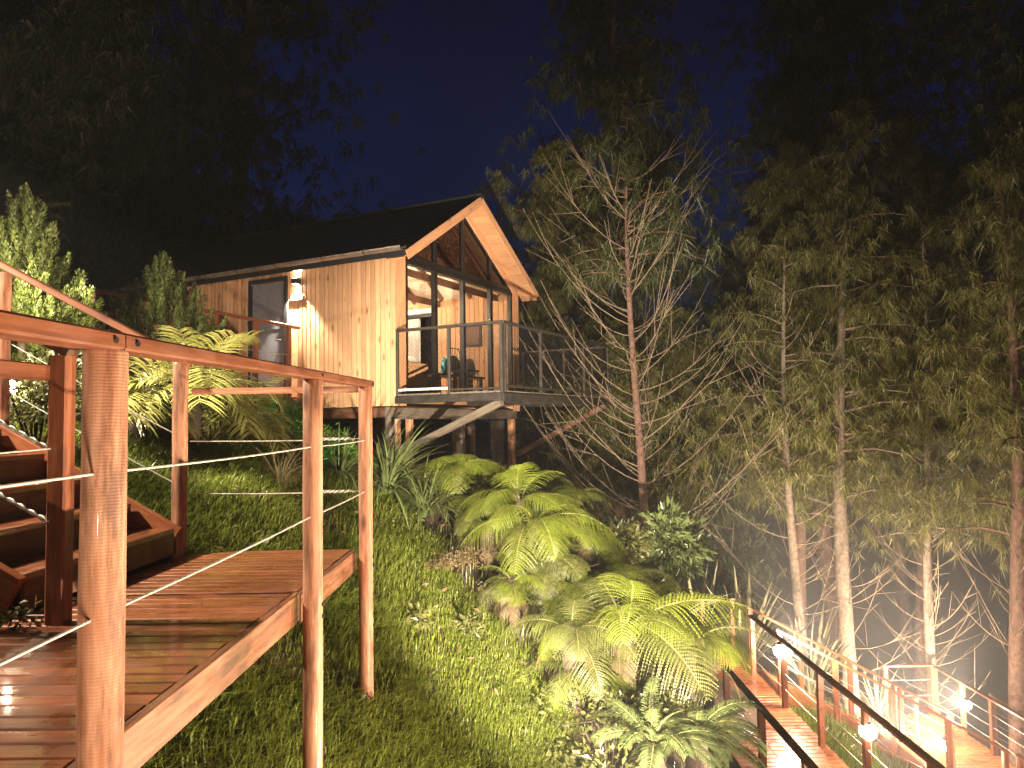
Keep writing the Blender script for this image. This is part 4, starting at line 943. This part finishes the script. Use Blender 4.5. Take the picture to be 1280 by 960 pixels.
# dwarf cypresses with flame-shaped sprays
def cypress(label, px, py_top, py_base, Yd, rad, seed, n=230):
    top = at(px, py_top, Yd); base = at(px, py_base, Yd); H = top[2] - base[2]; rs = np.random.default_rng(seed)
    cy = thing('cypress', label, 'conifer', base, 'clipped dwarf cypresses')
    b = MB(); b.tube([base + (0, 0, -.5), base + (0, 0, H * .5), base + (0, 0, H * .9)], [.05, .035, .008], 8); b.build('trunk', M['twig'], cy)
    V, Fc = [], []
    for i in range(n):
        u = rs.uniform(0, 1) ** .85 if i > 5 else .97 - .01 * i; az = rs.uniform(0, 2 * math.pi); rr = rad * ((1 - u) ** .85) * rs.uniform(.55, 1.05) * (.7 + .3 * min(1, u / .15))
        c = base + np.array([math.cos(az) * rr, math.sin(az) * rr, H * u * .90]); out = np.array([math.cos(az), math.sin(az), 0])
        ax = out * .42 * (1 - u) + rs.normal(0, .07, 3) + np.array([0, 0, 1.]); ax /= np.linalg.norm(ax); sh = (.36 - .16 * u) * rs.uniform(.6, 1.35) * H / 1.6; sw = sh * .17
        m2 = 150; a = rs.uniform(0, 1, m2); th = rs.uniform(0, 2 * math.pi, m2); e1_ = np.cross(ax, [0.3, .2, .9]); e1_ /= np.linalg.norm(e1_); e2_ = np.cross(ax, e1_)
        prof = np.sin(np.pi * np.clip(a * .85 + .12, 0, 1)) ** .8 * sw * (1 - .5 * a)
        o = e1_[None] * np.cos(th)[:, None] + e2_[None] * np.sin(th)[:, None]
        p = c + ax[None] * (a * sh)[:, None] + o * prof[:, None]
        d = ax[None] * 1.0 + o * .45 + rs.normal(0, .2, (m2, 3)); d /= np.linalg.norm(d, axis=1)[:, None]; s2 = np.cross(d, o); s2 /= np.linalg.norm(s2, axis=1)[:, None] + 1e-9
        L_ = sh * .115 * rs.uniform(.6, 1.3, m2)[:, None]; W_ = L_ * .20
        V.append(np.stack([p, p + d * L_ * .5 + s2 * W_, p + d * L_, p + d * L_ * .5 - s2 * W_], 1).reshape(-1, 3))
    V = np.concatenate(V); b0 = np.arange(len(V) // 4) * 4
    place('crown', tri_mesh('crown', V, np.concatenate([np.stack([b0, b0 + 1, b0 + 2], 1), np.stack([b0, b0 + 2, b0 + 3], 1)]), M['cypress']), None, cy)
cypress('larger dwarf cypress at the top of the deck stairs', 28, 243, 452, 7.3, .68, 1, 300)
cypress('slimmer dwarf cypress rising in front of the cabin roof edge', 202, 322, 462, 8.8, .80, 2, 330)

# ------------------------------------------------------------------ lawn grass
def blades(xy, h0, h1, wd, seed, lean=.5):
    rs = np.random.default_rng(seed); n = len(xy); z = G(xy[:, 0], xy[:, 1]) - .01
    h = rs.uniform(h0, h1, n) * (.7 + .6 * (np.sin(xy[:, 0] * 4.1 + np.sin(xy[:, 1] * 3.3) * 1.5) * .5 + .5)); az = rs.uniform(0, 2 * np.pi, n); bend = rs.uniform(.2, 1.0, n) * lean
    d = np.stack([np.cos(az), np.sin(az), np.zeros(n)], 1) + np.array([.35, -.1, 0]); d[:, 2] = 0
    s2 = np.stack([-np.sin(az), np.cos(az), np.zeros(n)], 1); B = np.c_[xy, z]; up = np.array([0, 0, 1.])
    w_ = (wd * rs.uniform(.6, 1.3, n))[:, None]
    p1 = B + up * (h * .55)[:, None] + d * (h * bend * .25)[:, None]; p2 = B + up * (h * (1 - .35 * bend))[:, None] + d * (h * bend * .9)[:, None]
    V = np.stack([B - s2 * w_ * .5, B + s2 * w_ * .5, p1 + s2 * w_ * .45, p1 - s2 * w_ * .45, p2], 1).reshape(-1, 3)
    b0 = np.arange(n) * 5
    return V, np.concatenate([np.stack([b0, b0 + 1, b0 + 2], 1), np.stack([b0, b0 + 2, b0 + 3], 1), np.stack([b0 + 3, b0 + 2, b0 + 4], 1)])
def scatter(n, x0, x1, y0, y1, keep, seed):
    rs = np.random.default_rng(seed); p = np.stack([rs.uniform(x0, x1, n), rs.uniform(y0, y1, n)], 1); return p[keep(p[:, 0], p[:, 1])]
edge = lambda y: np.interp(y, [0, 3, 5, 6, 7, 7.8, 8.6, 10, 12], [2.2, 2.0, 1.3, .6, .55, .25, -.6, -1.35, -1.9])      # where the lawn meets the ferns
stair_foot = lambda x, y: (x < -2.12) & (y > 3.5) & (y < 5.3)
near_soil = lambda x, y: (x < -2.28) & (y < 3.6)
xy = scatter(330000, -5.2, 2.4, 2.0, 12.2, lambda x, y: (x < edge(y) + .12 * np.sin(y * 9)) & ~stair_foot(x, y) & ~near_soil(x, y), 1)
pt = np.sin(xy[:, 0] * 2.7 + 1.3 * np.sin(xy[:, 1] * 1.9)) * np.cos(xy[:, 1] * 2.3 + np.sin(xy[:, 0] * 3.1)); rs = np.random.default_rng(5); xy = xy[(pt < .55) | (rs.uniform(0, 1, len(xy)) < .35)]; xy = xy[rs.uniform(0, 1, len(xy)) < np.clip(6.5 / np.maximum(xy[:, 1], 3), .42, 1)]
V, Fc = blades(xy, .05, .18, .0075, 2, 1.25)
tag(place('lawn_grass', tri_mesh('lawn_grass', V, Fc, M['grass'])), 'long wet green grass covering the bank beside the deck', 'grass', kind='stuff')
xy = scatter(42000, 4.55, 6.2, 5.5, 14.5, lambda x, y: x < 5.9 + .2 * np.sin(y * 3), 3)
V, Fc = blades(xy, .06, .13, .010, 4)
tag(place('verge_grass', tri_mesh('verge_grass', V, Fc, M['grass'])), 'strip of green grass between the lower walkway and the lower stairs', 'grass', kind='stuff')
xy = scatter(30000, -1, 9, 6, 18, lambda x, y: (x > edge(y) + .1) & ~((x > 2.9) & (x < 4.6)) & ~((x > 4.4) & (y > 13) & (y < 14.9)), 6)
V, Fc = blades(xy, .08, .22, .012, 7)
tag(place('bank_ground_cover', tri_mesh('bank_ground_cover', V, Fc, M['scrub'])), 'rough low ground cover under the ferns and beside the walkways', 'ground cover', kind='stuff')

xy = scatter(1500, -4.5, 3.2, 3.0, 11.5, lambda x, y: (x < edge(y) + 1.2) & ~stair_foot(x, y) & ((x < -2.28) | (x > -1.0) | (y > 5.6)), 8)
rs = np.random.default_rng(9); n_ = len(xy); zz = G(xy[:, 0], xy[:, 1]) + rs.uniform(.0, .10, n_); C_ = np.c_[xy, zz]
a_ = rs.normal(0, 1, (n_, 3)); a_[:, 2] *= .4; a_ /= np.linalg.norm(a_, axis=1)[:, None]; b_ = np.cross(a_, rs.normal(0, 1, (n_, 3))); b_ /= np.linalg.norm(b_, axis=1)[:, None]; l_ = rs.uniform(.02, .055, n_)[:, None]
Vv = np.stack([C_ - a_ * l_, C_ + b_ * l_ * .4, C_ + a_ * l_, C_ - b_ * l_ * .35], 1).reshape(-1, 3); i0 = np.arange(n_) * 4
tag(place('leaf_litter', tri_mesh('leaf_litter', Vv, np.concatenate([np.stack([i0, i0 + 1, i0 + 2], 1), np.stack([i0, i0 + 2, i0 + 3], 1)]), M['needlebrown'])), 'fallen brown leaves scattered over the bank', 'leaf litter', kind='stuff')

# ------------------------------------------------------------------ trees
def needles(C, n, ln, wd, seed, droop=.9, spread=.42):
    """weeping needle tufts at the points C"""
    rs = np.random.default_rng(seed); K = len(C); P = np.repeat(C, n, 0); m2 = K * n
    d = rs.normal(0, spread, (m2, 3)) + np.repeat(rs.normal(0, .28, (K, 3)), n, 0); d[:, 2] = -np.abs(rs.normal(droop, .3, m2)); d /= np.linalg.norm(d, axis=1)[:, None]
    L_ = (ln * rs.uniform(.55, 1.2, m2))[:, None]; s2 = np.cross(d, rs.normal(0, 1, (m2, 3))); s2 /= np.linalg.norm(s2, axis=1)[:, None]
    P = P + rs.normal(0, ln * .13, (m2, 3))
    V = np.stack([P - s2 * wd * .5, P + s2 * wd * .5, P + d * L_], 1).reshape(-1, 3)
    return V, np.arange(m2 * 3).reshape(-1, 3)
def pine(label, x, y, h, dia, crown=(.35, 1.0), rad=2.5, nb=26, tufts=9, seed=0, mat='needle', bark='bark', tuft_n=17, ln=.34, wd=.017, bare=0, lean=(0, 0), base=None, dens=1.0, group='tall pines around the cabin', up=.35, keep=None, barelen=2.4, barez=(.1, .6)):
    rs = np.random.default_rng(seed); g0 = G(np.clip(x, -36, 38), np.clip(y, -9, 62)) if base is None else base
    tr = thing('pine_tree', label, 'tree', (x, y, g0), group)
    tp = lambda u: np.array([x + lean[0] * u + .012 * h * math.sin(u * 5 + seed), y + lean[1] * u + .010 * h * math.cos(u * 4 + seed), g0 - .3 + (h + .3) * u])
    b = MB(); us = np.linspace(0, 1, 13); b.tube([tp(u) for u in us], [dia / 2 * (1.25 if u == 0 else 1) * (1 - .92 * u ** 1.15) + .006 for u in us], 12); b.build('trunk', M[bark], tr)
    C = []; lb = MB()
    for i in range(nb):
        u = crown[0] + (crown[1] - crown[0]) * ((i + rs.uniform(0, 1)) / nb); az = rs.uniform(0, 2 * math.pi); v = (u - crown[0]) / (crown[1] - crown[0])
        L_ = rad * (1 - v) ** .65 * rs.uniform(.6, 1.1) * (.6 + .4 * min(1, v / .15)) + .25; p0 = tp(u); o = np.array([math.cos(az), math.sin(az), 0]); el = up * rs.uniform(.4, 1.5) 
        pts = [p0 + o * L_ * a + np.array([0, 0, L_ * (el * a - .35 * a * a)]) for a in (0, .35, .7, 1)]
        lb.tube(pts, [dia * .13 * (1 - u * .6) + .006, dia * .09 * (1 - u * .6) + .005, .008, .004], 5, False)
        for j in range(int(tufts * dens * (L_ / rad + .3))):
            a = rs.uniform(.22, 1.02); q_ = p0 + o * L_ * a + np.array([0, 0, L_ * (el * a - .35 * a * a)]); sp_ = L_ * .34 * (.4 + a)
            off = rs.normal(0, 1, 3) * np.array([sp_ * .6, sp_ * .6, sp_ * .35]); C.append(q_ + off)
    if nb: lb.build('limbs', M[bark], tr)
    C = np.array(C).reshape(-1, 3)
    if keep is not None and len(C): C = C[keep(C)]
    if len(C): 
        V, Fc = needles(C, tuft_n, ln, wd, seed + 5); place('crown', tri_mesh('crown', V, Fc, M[mat]), None, tr)
    for i in range(bare):
        u = barez[0] + (barez[1] - barez[0]) * (i + rs.uniform(0, .8)) / bare; az = rs.uniform(0, 2 * math.pi); L_ = barelen * (rs.uniform(.12, .4) if rs.random() < .25 else rs.uniform(.5, 1.2)) * (1.05 - .5 * (u - barez[0]) / (barez[1] - barez[0] + 1e-6))
        p0 = tp(u); o = np.array([math.cos(az), math.sin(az), 0]); s2 = np.array([-o[1], o[0], 0]) * rs.normal(0, .16); e_ = rs.uniform(-.1, .95)
        f = lambda a: p0 + (o + s2 * a) * L_ * a * .85 + np.array([0, 0, L_ * (e_ * a * .5 + .55 * a * a)])
        bb = MB(); bb.tube([f(a) for a in np.linspace(0, 1, 8)], list(np.linspace(.0135, .003, 8)), 5, False)
        for j in range(rs.integers(2, 6)):
            a0 = rs.uniform(.3, .8); q0 = f(a0); dd = (f(min(1, a0 + .1)) - q0); dd /= np.linalg.norm(dd); dd = dd + rs.normal(0, .38, 3); l2 = L_ * rs.uniform(.15, .4)
            bb.tube([q0, q0 + dd * l2 * .5 + (0, 0, .03), q0 + dd * l2 + (0, 0, .1 * l2)], [.007, .005, .0025], 4, False)
        bb.build('branch', M['twig'], tr)
    return tr
# the named pines of the picture
pine('slender red barked pine with many bare upswept branches right of the balcony', 2.25, 13.6, 9.6, .18, (.66, 1.), 1.6, 26, 9, 1, bare=105, barelen=2.7, barez=(.16, .86), mat='needledark')
pine('thin pale pine with bare branches rising behind the upper bright lamp', 6.35, 17.2, 10.6, .24, (.46, 1.), 2.3, 36, 18, 2, bark='barkpale', bare=60, barelen=2.6, barez=(.12, .80))
pine('thick pale leaning pine trunk beside the flax', 7.35, 17.0, 14.0, .37, (.30, 1.), 2.8, 56, 28, 3, bark='barkpale', bare=26, barelen=2.2, barez=(.06, .40), lean=(.6, .4))
pine('flaky barked pine with whorls of twigs behind the gate like end railing', 10.15, 18.4, 13.0, .25, (.36, 1.), 2.6, 46, 24, 4, bark='barkpale', bare=64, barelen=2.1, barez=(.06, .50))
pine('thick shaggy orange barked pine at the picture edge', 10.24, 15.4, 13.0, .38, (.38, 1.), 2.5, 42, 24, 5, bare=54, barelen=2.4, barez=(.12, .6))
pine('olive pine rising directly behind the cabin gable', 1.5, 21.5, 11.8, .35, (.12, 1.), 2.7, 90, 36, 6, ln=.36, wd=.026)
pine('pine with one long drooping spray over the cabin ridge', -.2, 20.5, 9.5, .25, (.40, 1.), 1.8, 30, 12, 7)
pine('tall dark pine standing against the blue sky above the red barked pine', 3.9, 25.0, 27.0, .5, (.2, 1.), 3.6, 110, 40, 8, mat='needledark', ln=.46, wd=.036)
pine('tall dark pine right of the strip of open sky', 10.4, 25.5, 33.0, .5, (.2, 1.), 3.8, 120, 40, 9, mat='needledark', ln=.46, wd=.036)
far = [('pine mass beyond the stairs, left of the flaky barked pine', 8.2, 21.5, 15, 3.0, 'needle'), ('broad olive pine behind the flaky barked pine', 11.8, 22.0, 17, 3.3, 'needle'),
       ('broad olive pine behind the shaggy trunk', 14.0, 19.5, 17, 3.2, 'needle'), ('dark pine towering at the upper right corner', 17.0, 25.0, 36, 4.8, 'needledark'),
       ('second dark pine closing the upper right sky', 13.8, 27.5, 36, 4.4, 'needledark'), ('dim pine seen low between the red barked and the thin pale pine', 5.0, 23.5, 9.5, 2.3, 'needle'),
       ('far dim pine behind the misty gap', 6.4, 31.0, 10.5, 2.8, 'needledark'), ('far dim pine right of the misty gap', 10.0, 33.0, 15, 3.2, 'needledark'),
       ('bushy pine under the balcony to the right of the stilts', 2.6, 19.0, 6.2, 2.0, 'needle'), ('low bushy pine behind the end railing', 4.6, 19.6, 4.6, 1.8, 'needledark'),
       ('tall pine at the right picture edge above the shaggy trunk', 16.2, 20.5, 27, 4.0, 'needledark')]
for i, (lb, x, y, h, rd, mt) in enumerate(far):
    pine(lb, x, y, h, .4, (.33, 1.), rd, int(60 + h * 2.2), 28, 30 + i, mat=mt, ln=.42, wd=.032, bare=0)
left = [('huge dark tree towering behind the cabin roof', -9.5, 27.0, 30, 5.4), ('dark tree left of the huge one, above the larger cypress', -15.5, 26.0, 32, 5.0), ('dark tree in the upper left corner', -21.0, 28.0, 34, 5.2),
        ('dark tree closing the gap behind the cabin end', -12.5, 22.0, 13.0, 3.6), ('small distant tree at the right foot of the huge tree', -7.0, 36.0, 11.5, 2.4), ('narrow distant tree just above the cabin ridge', -5.2, 38.0, 10.5, 1.6), ('dark tree above the larger cypress at the picture edge', -16.5, 19.5, 22.0, 3.8)]
for i, (lb, x, y, h, rd) in enumerate(left):
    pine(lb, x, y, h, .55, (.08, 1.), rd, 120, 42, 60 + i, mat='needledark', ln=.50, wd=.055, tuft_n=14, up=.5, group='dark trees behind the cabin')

# ------------------------------------------------------------------ damp night air
if HAZE_DENSITY:
    mt = bpy.data.materials.new('damp_air'); mt.use_nodes = True; t = mt.node_tree; t.nodes.clear()
    o = t.nodes.new('ShaderNodeOutputMaterial'); pv = t.nodes.new('ShaderNodeVolumePrincipled')
    pv.inputs['Density'].default_value = HAZE_DENSITY; pv.inputs['Color'].default_value = (.86, .86, .90, 1); pv.inputs['Anisotropy'].default_value = .0
    t.links.new(pv.outputs[0], o.inputs['Volume'])
    hb = MB(); hb.box((0, 320, 15), (840, 800, 80)); hz = hb.build('haze', mt); tag(hz, 'thin damp night mist hanging among the trees', 'mist', kind='stuff')
def mist(name, label, c, rad, dens):
    mt = bpy.data.materials.new(name + '_air'); mt.use_nodes = True; t = mt.node_tree; t.nodes.clear()
    o = t.nodes.new('ShaderNodeOutputMaterial'); pv = t.nodes.new('ShaderNodeVolumePrincipled')
    pv.inputs['Density'].default_value = dens; pv.inputs['Color'].default_value = (.88, .87, .93, 1); pv.inputs['Anisotropy'].default_value = 0.
    t.links.new(pv.outputs[0], o.inputs['Volume'])
    b = MB(); n, k = 20, 12; vs = [(c[0], c[1], c[2] - rad[2])]
    for j in range(1, k):
        for i in range(n):
            th, ph = math.pi * j / k, 2 * math.pi * i / n; vs.append((c[0] + rad[0] * math.sin(th) * math.cos(ph), c[1] + rad[1] * math.sin(th) * math.sin(ph), c[2] - rad[2] * math.cos(th)))
    vs.append((c[0], c[1], c[2] + rad[2])); fs = [(0, 1 + (i + 1) % n, 1 + i) for i in range(n)]
    for j in range(k - 2): fs += [(1 + j * n + i, 1 + j * n + (i + 1) % n, 1 + (j + 1) * n + (i + 1) % n, 1 + (j + 1) * n + i) for i in range(n)]
    fs += [(1 + (k - 2) * n + i, 1 + (k - 2) * n + (i + 1) % n, len(vs) - 1) for i in range(n)]
    b.add(vs, fs, True); tag(b.build(name, mt), label, 'mist', kind='stuff')
mist('mist', 'pale mist lying in the valley behind the lower walkways', (11.2, 18.6, -6.2), (13.0, 14.0, 6.0), .0065)
